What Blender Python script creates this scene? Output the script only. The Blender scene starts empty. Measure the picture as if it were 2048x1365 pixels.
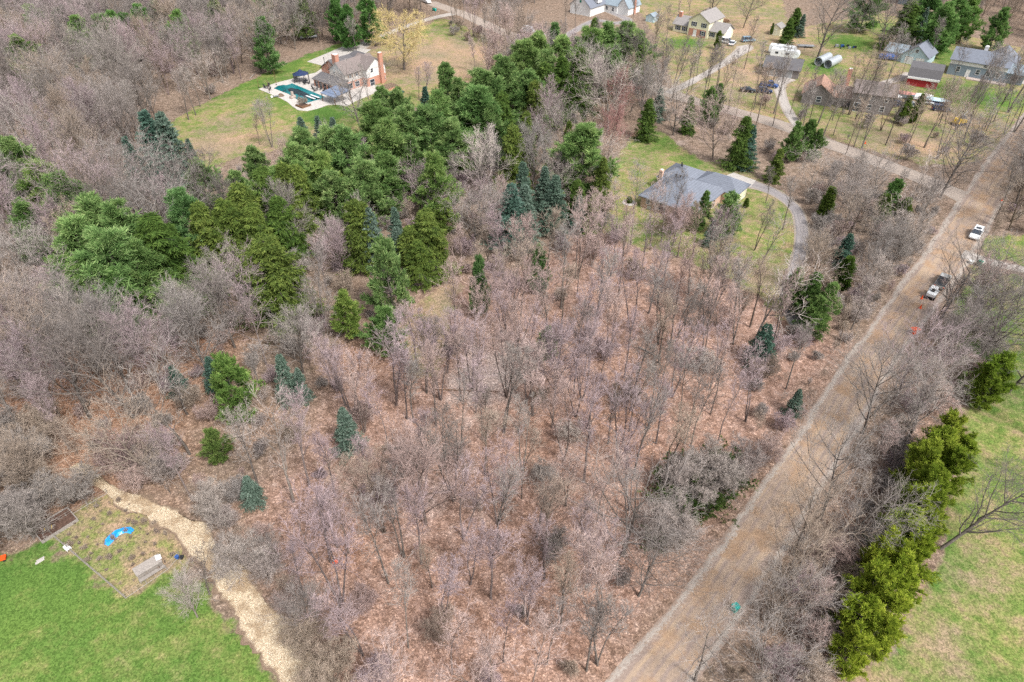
import bpy, math, random
import numpy as np
from mathutils import Vector, Matrix
R = math.radians
SC = bpy.context.scene
COL = SC.collection

# ---------------------------------------------------------------- camera, sky, sun, exposure
CAM_H, FPX, PITCH = 72.0, 1365.0, R(39)
cd = bpy.data.cameras.new('camera'); cam = bpy.data.objects.new('camera', cd); COL.objects.link(cam)
cam.location = (0, 0, CAM_H); cam.rotation_euler = (R(90) - PITCH, 0, 0)
cd.sensor_width = 36; cd.lens = 36 * FPX / 2048; cd.clip_end = 8000; cd.clip_start = 0.5
SC.camera = cam
w = bpy.data.worlds.new('World'); SC.world = w; w.use_nodes = True
nt = w.node_tree; bg = nt.nodes['Background']
sky = nt.nodes.new('ShaderNodeTexSky'); sky.sky_type = 'NISHITA'; sky.sun_disc = False
SUN_EL, SUN_AZ = R(52), R(140)        # high, from behind the camera and to the right; soft
sky.sun_elevation = SUN_EL; sky.sun_rotation = SUN_AZ
sky.air_density = 1.0; sky.dust_density = 4.0; sky.ozone_density = 1.0
hs = nt.nodes.new('ShaderNodeHueSaturation'); hs.inputs['Saturation'].default_value = 0.35
nt.links.new(sky.outputs[0], hs.inputs['Color']); nt.links.new(hs.outputs[0], bg.inputs['Color'])
bg.inputs['Strength'].default_value = 0.13
sd = bpy.data.lights.new('sun', 'SUN'); sun = bpy.data.objects.new('sun', sd); COL.objects.link(sun)
sd.energy = 1.8; sd.angle = R(9); sd.color = (1.0, 0.98, 0.955)
_d = Vector((math.sin(SUN_AZ) * math.cos(SUN_EL), math.cos(SUN_AZ) * math.cos(SUN_EL), math.sin(SUN_EL)))
sun.rotation_euler = _d.to_track_quat('Z', 'Y').to_euler()
SC.view_settings.view_transform = 'Standard'; SC.view_settings.look = 'None'
SC.view_settings.gamma = 1; SC.view_settings.exposure = 0.98
SC.cycles.use_denoising = False
SC.cycles.max_bounces = 4; SC.cycles.diffuse_bounces = 2; SC.cycles.glossy_bounces = 2
SC.cycles.transparent_max_bounces = 4

# ---------------------------------------------------------------- helpers
def at(px, py, z=0.0):
    "photo pixel (2048 wide) -> point on the level z"
    u = px - 1024; v = 682.5 - py
    d = FPX * math.sin(PITCH) - v * math.cos(PITCH); f = FPX * math.cos(PITCH) + v * math.sin(PITCH)
    s = (CAM_H - z) / d
    return (u * s, f * s)
def gp(pts, z=0): return np.array([at(x, y, z) for x, y in pts])

def empty(name, loc, rz=0, sc=1):
    o = bpy.data.objects.new(name, None); COL.objects.link(o)
    o.location = loc if len(loc) == 3 else (loc[0], loc[1], 0); o.rotation_euler = (0, 0, rz)
    o.scale = (sc, sc, sc) if not hasattr(sc, '__len__') else sc
    o.empty_display_size = 0.3
    return o
def tag(o, label=None, cat=None, group=None, kind=None):
    if label: o['label'] = label
    if cat: o['category'] = cat
    if group: o['group'] = group
    if kind: o['kind'] = kind
    return o
def thing(name, label, cat, loc, rz=0, group=None, sc=1):
    return tag(empty(name, loc, rz, sc), label, cat, group)

def fast_mesh(name, V, F, mats=(), smooth=False, attrs=None):
    V = np.ascontiguousarray(V, dtype=np.float32).reshape(-1, 3); F = np.ascontiguousarray(F, dtype=np.int32)
    n, k = F.shape
    me = bpy.data.meshes.new(name)
    me.vertices.add(len(V)); me.vertices.foreach_set('co', V.ravel())
    me.loops.add(n * k); me.loops.foreach_set('vertex_index', F.ravel())
    me.polygons.add(n); me.polygons.foreach_set('loop_start', np.arange(0, n * k, k, dtype=np.int32))
    me.update(calc_edges=True)
    if smooth: me.polygons.foreach_set('use_smooth', np.ones(n, dtype=bool))
    for a, arr in (attrs or {}).items():
        at_ = me.attributes.new(a, 'FLOAT', 'POINT'); at_.data.foreach_set('value', np.ascontiguousarray(arr, dtype=np.float32))
    for m in mats: me.materials.append(m)
    return me
def link(name, me, parent=None, loc=None):
    o = bpy.data.objects.new(name, me); COL.objects.link(o)
    if parent is not None: o.parent = parent
    if loc is not None: o.location = loc
    return o

class MB:
    "collects simple solids; build() links them as one mesh object"
    def __init__(s): s.v = []; s.f = []
    def add(s, v, f):
        b = len(s.v); s.v += [tuple(p) for p in v]; s.f += [tuple(i + b for i in q) for q in f]; return s
    def box(s, x0, x1, y0, y1, z0, z1):
        v = [(x0,y0,z0),(x1,y0,z0),(x1,y1,z0),(x0,y1,z0),(x0,y0,z1),(x1,y0,z1),(x1,y1,z1),(x0,y1,z1)]
        return s.add(v, [(3,2,1,0),(4,5,6,7),(0,1,5,4),(1,2,6,5),(2,3,7,6),(3,0,4,7)])
    def prism(s, poly, z0, z1, axis='z'):
        n = len(poly)
        if axis == 'z': v = [(x,y,z0) for x,y in poly] + [(x,y,z1) for x,y in poly]
        elif axis == 'y': v = [(x,z0,z) for x,z in poly] + [(x,z1,z) for x,z in poly]
        else: v = [(z0,y,z) for y,z in poly] + [(z1,y,z) for y,z in poly]
        return s.add(v, [tuple(range(n))[::-1], tuple(range(n, 2*n))] + [(i, (i+1) % n, n+(i+1) % n, n+i) for i in range(n)])
    def bar(s, a, b, r, n=6, r2=None):
        a = Vector(a); b = Vector(b); d = (b - a)
        if d.length < 1e-6: return s
        q = d.to_track_quat('Z', 'Y').to_matrix(); r2 = r if r2 is None else r2
        ring = lambda c, rr: [tuple(c + q @ Vector((rr*math.cos(2*math.pi*i/n), rr*math.sin(2*math.pi*i/n), 0))) for i in range(n)]
        return s.add(ring(a, r) + ring(b, r2), [tuple(range(n))[::-1], tuple(range(n, 2*n))] + [(i, (i+1) % n, n+(i+1) % n, n+i) for i in range(n)])
    def slab(s, q, t):
        "a sloping 4 (or 3) point sheet given top corners, thickness t downwards"
        n = len(q)
        return s.add(list(q) + [(x, y, z - t) for x, y, z in q], [tuple(range(n)), tuple(range(n, 2*n))[::-1]] + [(i, (i+1) % n, n+(i+1) % n, n+i) for i in range(n)])
    def build(s, name, mat, parent=None, bevel=0, smooth=False):
        me = bpy.data.meshes.new(name); me.from_pydata(s.v, [], s.f); me.update()
        import bmesh
        bm = bmesh.new(); bm.from_mesh(me); bmesh.ops.recalc_face_normals(bm, faces=bm.faces)
        if bevel: bmesh.ops.bevel(bm, geom=bm.edges[:], offset=bevel, segments=2, affect='EDGES', clamp_overlap=True)
        bm.to_mesh(me); bm.free()
        if smooth:
            for p in me.polygons: p.use_smooth = True
        me.materials.append(mat)
        return link(name, me, parent)

# ---------------------------------------------------------------- materials
def newmat(name):
    m = bpy.data.materials.new(name); m.use_nodes = True
    n = m.node_tree; b = n.nodes['Principled BSDF']; b.inputs['Roughness'].default_value = 0.85
    b.inputs['Specular IOR Level'].default_value = 0.2
    return m, n, b
def nd(n, t, **kw):
    x = n.nodes.new(t)
    for k, v in kw.items():
        if k in ('inp',):
            for a, c in v.items(): x.inputs[a].default_value = c
        else: setattr(x, k, v)
    return x
def mixc(n, fac, a, b, blend='MIX'):
    x = n.nodes.new('ShaderNodeMix'); x.data_type = 'RGBA'; x.blend_type = blend
    for sock, val in ((x.inputs[0], fac), (x.inputs[6], a), (x.inputs[7], b)):
        if hasattr(val, 'is_linked') or isinstance(val, bpy.types.NodeSocket): n.links.new(val, sock)
        elif isinstance(val, (int, float)): sock.default_value = val
        else: sock.default_value = (*val, 1) if len(val) == 3 else val
    return x.outputs[2]
def math_(n, op, a, b=None, clamp=False):
    x = n.nodes.new('ShaderNodeMath'); x.operation = op; x.use_clamp = clamp
    for i, val in enumerate((a, b)):
        if val is None: continue
        if isinstance(val, bpy.types.NodeSocket): n.links.new(val, x.inputs[i])
        else: x.inputs[i].default_value = val
    return x.outputs[0]
def noise(n, scale, detail=3, rough=0.6, vec=None, dist=0):
    x = nd(n, 'ShaderNodeTexNoise'); x.inputs['Scale'].default_value = scale
    x.inputs['Detail'].default_value = detail; x.inputs['Roughness'].default_value = rough; x.inputs['Distortion'].default_value = dist
    if vec is not None: n.links.new(vec, x.inputs['Vector'])
    return x.outputs['Fac']
def ramp(n, fac, stops):
    x = nd(n, 'ShaderNodeValToRGB'); e = x.color_ramp.elements
    while len(e) < len(stops): e.new(0.5)
    for i, (p, c) in enumerate(stops):
        e[i].position = p; e[i].color = (*c, 1) if len(c) == 3 else c
    n.links.new(fac, x.inputs[0]); return x.outputs['Color']
def sstep(n, v, a, b):
    x = nd(n, 'ShaderNodeMapRange'); x.interpolation_type = 'SMOOTHSTEP'
    n.links.new(v, x.inputs[0]); x.inputs[1].default_value = a; x.inputs[2].default_value = b
    return x.outputs[0]
def simple(name, col, var=0.25, scale=3.0, rough=0.8, metal=0, spec=0.3, bump=0.0, detail=4):
    m, n, b = newmat(name)
    g = nd(n, 'ShaderNodeTexCoord').outputs['Object']
    f = noise(n, scale, detail, 0.65, g)
    lo = tuple(c * (1 - var) for c in col); hi = tuple(min(1, c * (1 + var)) for c in col)
    n.links.new(ramp(n, f, [(0.3, lo), (0.7, hi)]), b.inputs['Base Color'])
    b.inputs['Roughness'].default_value = rough; b.inputs['Metallic'].default_value = metal; b.inputs['Specular IOR Level'].default_value = spec
    if bump:
        bu = nd(n, 'ShaderNodeBump'); bu.inputs['Distance'].default_value = bump; n.links.new(f, bu.inputs['Height']); n.links.new(bu.outputs[0], b.inputs['Normal'])
    return m
def banded(name, col, col2, axis_scale, width=0.08, var=0.15, rough=0.8, which='Z'):
    "courses (bricks, clapboards, shingles) as thin darker lines at a regular pitch on top of mottling"
    m, n, b = newmat(name)
    g = nd(n, 'ShaderNodeTexCoord').outputs['Object']
    sx = nd(n, 'ShaderNodeSeparateXYZ'); n.links.new(g, sx.inputs[0])
    fr = math_(n, 'FRACT', math_(n, 'MULTIPLY', sx.outputs[which], axis_scale))
    line = math_(n, 'LESS_THAN', fr, width)
    f = noise(n, 1.3, 5, 0.7, g); f2 = noise(n, 9, 2, 0.5, g)
    mo = ramp(n, math_(n, 'MULTIPLY', math_(n, 'ADD', f, f2), 0.5), [(0.35, tuple(c*(1-var) for c in col)), (0.65, tuple(c*(1+var) for c in col))])
    n.links.new(mixc(n, line, mo, col2), b.inputs['Base Color']); b.inputs['Roughness'].default_value = rough
    return m
def brickmat(name, c1, c2, mortar, scale=1.0, w=0.22, h=0.075):
    m, n, b = newmat(name)
    g = nd(n, 'ShaderNodeTexCoord').outputs['Object']
    sx = nd(n, 'ShaderNodeSeparateXYZ'); n.links.new(g, sx.inputs[0])
    cx = nd(n, 'ShaderNodeCombineXYZ'); n.links.new(math_(n, 'ADD', sx.outputs['X'], sx.outputs['Y']), cx.inputs[0]); n.links.new(sx.outputs['Z'], cx.inputs[1])
    br = nd(n, 'ShaderNodeTexBrick'); n.links.new(cx.outputs[0], br.inputs['Vector'])
    br.inputs['Scale'].default_value = scale; br.inputs['Brick Width'].default_value = w; br.inputs['Row Height'].default_value = h
    br.inputs['Mortar Size'].default_value = 0.008
    br.inputs['Color1'].default_value = (*c1, 1); br.inputs['Color2'].default_value = (*c2, 1); br.inputs['Mortar'].default_value = (*mortar, 1)
    f = noise(n, 1.1, 4, 0.6, g)
    n.links.new(mixc(n, sstep(n, f, 0.3, 0.75), br.outputs['Color'], tuple(min(1, (a + c) * 0.62) for a, c in zip(c1, c2))), b.inputs['Base Color'])
    return m

def twigmat(name, stops, bark=False):
    "bark / twig colour: per tree variation times the object's own colour"
    m = bpy.data.materials.new(name); m.use_nodes = True; n = m.node_tree
    n.nodes.remove(n.nodes['Principled BSDF']); b = nd(n, 'ShaderNodeBsdfDiffuse')
    n.links.new(b.outputs[0], n.nodes['Material Output'].inputs[0])
    oi = nd(n, 'ShaderNodeObjectInfo')
    c = ramp(n, oi.outputs['Random'], stops)
    ia = nd(n, 'ShaderNodeAttribute', attribute_name='tone', attribute_type='INSTANCER')
    c = mixc(n, 1.0, c, mixc(n, ia.outputs['Alpha'], oi.outputs['Color'], ia.outputs['Color']), 'MULTIPLY')
    g = nd(n, 'ShaderNodeTexCoord').outputs['Object']
    f = noise(n, 0.9 if not bark else 2.5, 2, 0.6, g)
    c = mixc(n, 1.0, c, ramp(n, f, [(0.3, (0.72, 0.72, 0.72)), (0.7, (1.25, 1.25, 1.25))]), 'MULTIPLY')
    n.links.new(c, b.inputs[0]); return m
def leafmat(name, c_dark, c_mid, c_tip):
    m = bpy.data.materials.new(name); m.use_nodes = True; n = m.node_tree
    n.nodes.remove(n.nodes['Principled BSDF']); b = nd(n, 'ShaderNodeBsdfDiffuse'); tr = nd(n, 'ShaderNodeBsdfTranslucent'); mx = nd(n, 'ShaderNodeMixShader')
    mx.inputs[0].default_value = 0.4
    n.links.new(b.outputs[0], mx.inputs[1]); n.links.new(tr.outputs[0], mx.inputs[2]); n.links.new(mx.outputs[0], n.nodes['Material Output'].inputs[0])
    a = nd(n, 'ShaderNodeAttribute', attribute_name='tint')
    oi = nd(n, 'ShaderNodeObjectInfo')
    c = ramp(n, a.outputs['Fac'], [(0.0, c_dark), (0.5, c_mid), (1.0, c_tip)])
    c = mixc(n, 1.0, c, oi.outputs['Color'], 'MULTIPLY')
    c = mixc(n, 1.0, c, ramp(n, oi.outputs['Random'], [(0, (0.85, 0.9, 0.85)), (1, (1.12, 1.08, 1.1))]), 'MULTIPLY')
    n.links.new(c, b.inputs[0]); n.links.new(c, tr.inputs[0]); return m

M = {}
M['bark'] = twigmat('bark', [(0.0, (0.115, 0.1, 0.09)), (1.0, (0.2, 0.175, 0.155))], True)
M['twig'] = twigmat('twig', [(0.0, (0.30, 0.262, 0.25)), (0.5, (0.345, 0.31, 0.285)), (1.0, (0.32, 0.292, 0.278))])
M['pine'] = leafmat('pine_needles', (0.065, 0.12, 0.04), (0.185, 0.30, 0.10), (0.43, 0.53, 0.22))
M['spruce'] = leafmat('spruce_needles', (0.055, 0.09, 0.025), (0.145, 0.205, 0.05), (0.30, 0.36, 0.09))
M['blue'] = leafmat('blue_spruce_needles', (0.05, 0.085, 0.06), (0.14, 0.21, 0.16), (0.34, 0.44, 0.36))
M['lime'] = leafmat('yellow_pine_needles', (0.08, 0.13, 0.02), (0.25, 0.34, 0.045), (0.48, 0.54, 0.10))
M['willow'] = twigmat('willow_twig', [(0, (0.55, 0.44, 0.20)), (1, (0.6, 0.48, 0.22))])
M['glass'] = simple('window_glass', (0.035, 0.045, 0.06), 0.3, 0.8, 0.1, 0, 0.5)
M['white'] = simple('white_paint', (0.68, 0.68, 0.67), 0.08, 2, 0.5)
M['cream'] = banded('cream_clapboard', (0.72, 0.68, 0.5), (0.5, 0.47, 0.34), 5)
M['whitesiding'] = banded('white_clapboard', (0.66, 0.655, 0.64), (0.45, 0.45, 0.45), 5)
M['pinkstone'] = banded('pale_siding', (0.62, 0.58, 0.54), (0.4, 0.37, 0.34), 5, var=0.22)
M['bluesiding'] = banded('blue_grey_siding', (0.2, 0.25, 0.29), (0.13, 0.16, 0.19), 5)
M['redsiding'] = banded('red_siding', (0.33, 0.03, 0.035), (0.18, 0.02, 0.02), 4, which='Y')
M['darkstone'] = brickmat('dark_brick', (0.13, 0.115, 0.115), (0.2, 0.18, 0.17), (0.25, 0.23, 0.22), 1, 0.5, 0.25)
M['brick'] = brickmat('red_brick', (0.36, 0.15, 0.10), (0.43, 0.21, 0.145), (0.5, 0.4, 0.33))
M['palebrick'] = brickmat('pale_brick', (0.42, 0.27, 0.2), (0.52, 0.36, 0.28), (0.5, 0.42, 0.36))
def roofm(name, c, v=0.22): 
    return banded(name, c, tuple(x*0.72 for x in c), 4.2, 0.16, v)
M['roof_grey'] = roofm('grey_shingles', (0.17, 0.185, 0.22)); M['roof_dark'] = roofm('dark_shingles', (0.12, 0.115, 0.12))
M['roof_brown'] = roofm('brown_shingles', (0.2, 0.165, 0.155)); M['roof_tan'] = roofm('taupe_shingles', (0.27, 0.25, 0.24))
M['roof_blue'] = roofm('blue_grey_shingles', (0.24, 0.29, 0.33)); M['roof_slate'] = roofm('slate_blue_sheet', (0.15, 0.19, 0.27)); M['roof_rust'] = roofm('rust_shingles', (0.33, 0.2, 0.15), 0.3)
M['black'] = simple('black_metal', (0.025, 0.026, 0.03), 0.3, 5, 0.5); M['rubber'] = simple('tyre_rubber', (0.02, 0.02, 0.02), 0.3, 5, 0.9)
M['grey'] = simple('grey_metal', (0.3, 0.31, 0.32), 0.2, 3, 0.5, 0.3); M['steel'] = simple('galvanised_steel', (0.45, 0.48, 0.5), 0.15, 4, 0.4, 0.4)
M['wood'] = simple('weathered_wood', (0.27, 0.24, 0.215), 0.3, 6, 0.9, bump=0.01); M['brownwood'] = simple('brown_wood', (0.16, 0.09, 0.05), 0.3, 5, 0.9)
M['concrete'] = simple('concrete', (0.42, 0.39, 0.36), 0.12, 1.2, 0.9); M['paver'] = simple('patio_slab', (0.46, 0.425, 0.39), 0.14, 0.9, 0.9)
M['stone'] = simple('stone', (0.4, 0.33, 0.29), 0.35, 3, 0.9, bump=0.03); M['soil'] = simple('garden_soil', (0.1, 0.06, 0.045), 0.45, 3, 1, bump=0.05)
M['bluepaint'] = simple('blue_paint', (0.03, 0.09, 0.28), 0.2, 2, 0.4); M['paleblue'] = simple('pale_blue_paint', (0.42, 0.55, 0.6), 0.15, 2, 0.5)
M['carwhite'] = simple('white_car_paint', (0.75, 0.77, 0.78), 0.05, 2, 0.25, spec=0.5); M['carblue'] = simple('blue_car_paint', (0.2, 0.3, 0.38), 0.1, 2, 0.25, spec=0.5)
M['carblack'] = simple('black_car_paint', (0.02, 0.022, 0.025), 0.1, 2, 0.25, spec=0.5); M['carsilver'] = simple('silver_car_paint', (0.5, 0.5, 0.48), 0.1, 2, 0.3, 0.3, 0.5)
M['carnavy'] = simple('navy_car_paint', (0.02, 0.035, 0.09), 0.1, 2, 0.3, spec=0.5)
M['green'] = simple('green_plastic', (0.01, 0.16, 0.11), 0.15, 3, 0.5); M['teal'] = simple('teal_plastic', (0.01, 0.34, 0.29), 0.15, 3, 0.4)
M['orange'] = simple('orange_plastic', (0.8, 0.1, 0.02), 0.15, 3, 0.5); M['yellow'] = simple('yellow_paint', (0.75, 0.5, 0.02), 0.15, 3, 0.4)
M['redpaint'] = simple('faded_red_fabric', (0.45, 0.2, 0.17), 0.3, 2, 0.7)
M['lamp'] = simple('headlight_glass', (0.7, 0.72, 0.75), 0.1, 3, 0.1)
# ---------------------------------------------------------------- ground: one sheet, lawns cut out of the same grid
def sdf(P, poly):
    "signed distance (positive inside) of points P (n,2) to polygon"
    n = len(P); dmin = np.full(n, 1e9); inside = np.zeros(n, bool)
    for i in range(len(poly)):
        a = poly[i]; b = poly[(i + 1) % len(poly)]; e = b - a; w_ = P - a
        t = np.clip((w_ @ e) / (e @ e + 1e-9), 0, 1); d = w_ - t[:, None] * e
        dmin = np.minimum(dmin, np.sqrt((d * d).sum(1)))
        c = ((a[1] > P[:, 1]) != (b[1] > P[:, 1]))
        if a[1] != b[1]:
            xi = (b[0] - a[0]) * (P[:, 1] - a[1]) / (b[1] - a[1]) + a[0]
            inside ^= c & (P[:, 0] < xi)
    return np.where(inside, dmin, -dmin)
# name, pixel outline, greenness 0..1
LAWNS = [
 ('lawn_by_garden', [(-500,1180),(-60,1110),(30,1108),(100,1090),(250,1200),(350,1135),(385,1160),(440,1225),(520,1310),(600,1420),(620,1520),(-900,1560)], 0.98),
 ('garden_plot', [(100,1085),(92,1055),(215,985),(270,1010),(370,1095),(385,1130),(250,1200)], 0.28),
 ('lawn_by_pool', [(325,255),(390,215),(480,170),(620,108),(705,78),(735,88),(660,125),(700,110),(760,95),(880,38),(905,42),(1005,88),(1050,112),(1020,160),(900,200),(860,215),(780,215),(740,300),(560,300),(480,310),(420,340),(355,330)], 0.6),
 ('lawn_round_ranch_house', [(1250,290),(1290,245),(1330,270),(1400,320),(1500,345),(1560,385),(1600,430),(1610,500),(1590,560),(1570,640),(1520,600),(1470,560),(1300,490),(1290,500),(1210,470),(1195,430),(1215,370)], 0.55),
 ('yard_lawn', [(1255,-20),(1560,-20),(1580,60),(1760,25),(1880,60),(2060,100),(2260,110),(2300,250),(2100,260),(2000,300),(1930,330),(1840,330),(1700,290),(1560,240),(1450,215),(1350,180),(1320,90),(1290,40)], 0.35),
 ('lawn_by_side_drive', [(1955,482),(2000,470),(2300,470),(2300,560),(2100,548),(1975,512)], 0.75),
 ('lawn_behind_pine_row', [(1945,535),(2060,560),(2400,600),(2600,1560),(1640,1560),(1690,1350),(1780,1300),(1860,1180),(1890,1050),(1940,900),(1915,760),(1905,640)], 0.72),
 ('grassy_trail', [(800,650),(850,600),(905,555),(925,570),(900,640),(870,760),(820,740)], 0.12),
]
GREEN = [(1700,85,60,1),(1640,135,50,.9),(1910,185,70,1),(2000,200,80,.8),(1370,85,40,1.3),(1235,35,30,1),(1330,290,50,.5),(560,130,80,.7),(600,190,60,.9),(650,230,50,1),(480,170,60,.5),
         (1780,55,60,.6),(1900,115,60,.7),(1380,320,40,.6),(1640,225,60,.3),(1860,260,40,.2),(640,95,50,.6),(180,1120,60,.3),(-20,1250,200,.4),(1950,1180,60,-.2),(1960,700,50,.5),(1990,640,40,.5)]
DRY = [(880,120,150,-1),(430,290,70,-.7),(450,240,40,-.35),(1450,60,120,-.35),(1500,150,60,-.4),(1360,310,60,-.3),(1480,345,40,-.4),(1880,1290,60,-.5),(2010,1130,60,-.3),(1540,560,60,-.45),(560,280,100,-.3),(1620,95,40,-.5),(1830,290,80,-.4),(20,1330,60,-.4),(330,1190,30,-.2),(1700,1350,90,-.5),(1590,60,40,-.5),(1920,240,60,-.35)]
def axis(a, b, step, far):
    inner = np.arange(a, b + step, step); g = []; s = step; x = inner[-1]
    while x < far: s *= 1.35; x += s; g.append(x)
    h = []; s = step; x = inner[0]
    while x > -far: s *= 1.35; x -= s; h.append(x)
    return np.array(h[::-1] + list(inner) + g)
gx = axis(-235, 235, 1.0, 3500); gy = axis(24, 345, 1.0, 5000)
X, Y = np.meshgrid(gx, gy); P = np.stack([X.ravel(), Y.ravel()], 1)
rng = np.random.default_rng(5)
def lumps(P, s, seed):
    r = np.random.default_rng(seed); o = np.zeros(len(P))
    for k in range(5):
        a = r.uniform(0, 6.28); f = r.uniform(0.6, 1.6) / s; ph = r.uniform(0, 6.28)
        o += np.sin((P[:, 0] * math.cos(a) + P[:, 1] * math.sin(a)) * f * 6.28 + ph)
    return o / 5
rag = lumps(P, 7, 1) * 1.3 + lumps(P, 3, 2) * 0.8
grass = np.zeros(len(P)); own = np.full(len(P), -1); green = np.zeros(len(P))
for i, (nm, poly, g) in enumerate(LAWNS):
    d = sdf(P, gp(poly)) + rag * (0.25 if nm == 'garden_plot' else 1.0)
    wgt = np.clip(d / 3.0 + 0.5, 0, 1)
    own = np.where((wgt > 0.5) & (wgt > grass), i, own); green = np.where(wgt > grass, g, green); grass = np.maximum(grass, wgt)
for lst in (GREEN, DRY):
    for px, py, rpx, amt in lst:
        c = np.array(at(px, py)); rr = (np.array(at(px + rpx, py)) - c)[0]
        green += amt * np.exp(-((P - c) ** 2).sum(1) / (rr * rr * 0.8))
green = np.clip(green, 0, 1.3)
pale = np.zeros(len(P)); rust = np.zeros(len(P))
for px, py, rpx, amt in [(960,770,90,.6),(860,900,90,.2),(1000,720,100,.5),(700,960,80,.3),(900,1000,120,.3),(1250,560,120,.2),(1350,290,40,.4),(1180,1050,80,.2)]:
    c = np.array(at(px, py)); rr = (np.array(at(px + rpx, py)) - c)[0]; pale += amt * np.exp(-((P - c) ** 2).sum(1) / (rr * rr))
for px, py, rpx, amt in [(230,850,220,1),(120,780,150,.8),(700,1110,60,.6),(820,690,80,.6),(1000,1300,300,.35),(1750,1050,150,.5),(420,680,60,.8),(700,720,60,.7),(1230,860,200,.4),(950,110,60,-.5),(1500,150,150,-.2),(1660,520,40,.7),(1900,280,120,.2),(390,260,60,.3)]:
    c = np.array(at(px, py)); rr = (np.array(at(px + rpx, py)) - c)[0]; rust += amt * np.exp(-((P - c) ** 2).sum(1) / (rr * rr))
Z = lumps(P, 30, 9) * 0.0
lot = np.clip(sdf(P, gp([(640,800),(700,700),(780,640),(900,560),(1000,560),(1080,500),(1190,440),(1320,520),(1480,560),(1640,640),(1700,700),(1620,800),(1480,1000),(1330,1200),(1180,1400),(1050,1560),(640,1560),(640,1330),(560,1180),(470,1080),(520,980),(600,900)])) / 8 + rag * .15 + .5, 0, 1)
lot = np.maximum(lot, .6 * np.clip(sdf(P, gp([(1480,1560),(1640,1120),(1860,740),(1950,600),(2000,640),(1930,800),(1800,1100),(1640,1500)])) / 6 + .5, 0, 1))
ny, nx = X.shape
idx = np.arange(nx * ny).reshape(ny, nx)
Q = np.stack([idx[:-1, :-1], idx[:-1, 1:], idx[1:, 1:], idx[1:, :-1]], -1).reshape(-1, 4)
qown = own[Q].max(1); qmin = own[Q].min(1); qown = np.where(qmin < 0, -1, qown)

m, n, b = newmat('ground_cover'); M['ground'] = m
pos = nd(n, 'ShaderNodeNewGeometry').outputs['Position']
def attr(nm): return nd(n, 'ShaderNodeAttribute', attribute_name=nm).outputs['Fac']
n1 = noise(n, 0.12, 5, 0.62, pos); n2 = noise(n, 0.9, 4, 0.65, pos); n3 = noise(n, 6.5, 4, 0.75, pos); nst = noise(n, 0.35, 4, 0.6, pos)
vo = nd(n, 'ShaderNodeTexVoronoi'); vo.inputs['Scale'].default_value = 6.0; n.links.new(pos, vo.inputs['Vector'])
hsv = nd(n, 'ShaderNodeSeparateColor'); n.links.new(vo.outputs['Color'], hsv.inputs[0])
vr = hsv.outputs[0]; vg = hsv.outputs[1]
lit_a = ramp(n, n2, [(0.28, (0.15, 0.1, 0.075)), (0.45, (0.27, 0.18, 0.14)), (0.6, (0.35, 0.245, 0.20)), (0.78, (0.43, 0.34, 0.30))])
lit_b = ramp(n, n2, [(0.28, (0.10, 0.08, 0.06)), (0.45, (0.19, 0.15, 0.115)), (0.6, (0.26, 0.205, 0.165)), (0.78, (0.34, 0.28, 0.23))])
lit = mixc(n, attr('lot'), lit_b, lit_a)
ru = ramp(n, n2, [(0.3, (0.16, 0.085, 0.05)), (0.5, (0.31, 0.175, 0.11)), (0.72, (0.42, 0.28, 0.20))])
rf = math_(n, 'ADD', attr('rust'), math_(n, 'MULTIPLY', math_(n, 'SUBTRACT', n1, 0.5), 1.5))
c = mixc(n, math_(n, 'MULTIPLY', sstep(n, rf, -0.1, 1.2), .8), lit, ru)
pf = math_(n, 'ADD', attr('pale'), math_(n, 'MULTIPLY', math_(n, 'SUBTRACT', nst, 0.5), 1.6))
c = mixc(n, math_(n, 'MULTIPLY', sstep(n, pf, 0.1, 1.0), 0.8), c, (0.55, 0.47, 0.43))
leafc = ramp(n, vr, [(0.0, (0.55, 0.5, 0.48)), (0.35, (0.85, 0.8, 0.78)), (0.7, (1.12, 1.02, 0.98)), (0.93, (1.5, 1.45, 1.4)), (1.0, (2.0, 1.95, 1.9))])
c = mixc(n, 0.9, c, mixc(n, 1.0, c, leafc, 'MULTIPLY'))
c = mixc(n, math_(n, 'MULTIPLY', sstep(n, n3, 0.52, 0.7), 0.45), c, (0.1, 0.065, 0.045))
# grass
gr = math_(n, 'ADD', attr('green'), math_(n, 'MULTIPLY', math_(n, 'SUBTRACT', math_(n, 'ADD', math_(n, 'MULTIPLY', nst, 0.6), math_(n, 'MULTIPLY', n2, 0.4)), 0.5), 3.4))
gcol = ramp(n, math_(n, 'MULTIPLY', gr, 0.8), [(0.0, (0.29, 0.22, 0.155)), (0.24, (0.24, 0.20, 0.12)), (0.48, (0.185, 0.20, 0.08)), (0.68, (0.125, 0.175, 0.05)), (0.95, (0.085, 0.155, 0.035))])
gsp = ramp(n, math_(n, 'MULTIPLY', math_(n, 'ADD', n3, vg), 0.5), [(0.25, (0.62, 0.64, 0.62)), (0.5, (1.0, 1.0, 1.0)), (0.75, (1.4, 1.34, 1.4))])
gcol = mixc(n, 1.0, gcol, gsp, 'MULTIPLY')
bigp = noise(n, 0.07, 3, 0.5, pos)
gcol = mixc(n, 1.0, gcol, ramp(n, bigp, [(0.35, (1.25, 1.12, 1.05)), (0.65, (0.86, 0.92, 0.86))]), 'MULTIPLY')
gm = math_(n, 'ADD', attr('grass'), math_(n, 'MULTIPLY', math_(n, 'SUBTRACT', n2, 0.5), 0.9))
c = mixc(n, sstep(n, gm, 0.32, 0.68), c, gcol)
n.links.new(c, b.inputs['Base Color'])
bu = nd(n, 'ShaderNodeBump'); bu.inputs['Distance'].default_value = 0.12; bu.inputs['Strength'].default_value = 0.7
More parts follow.
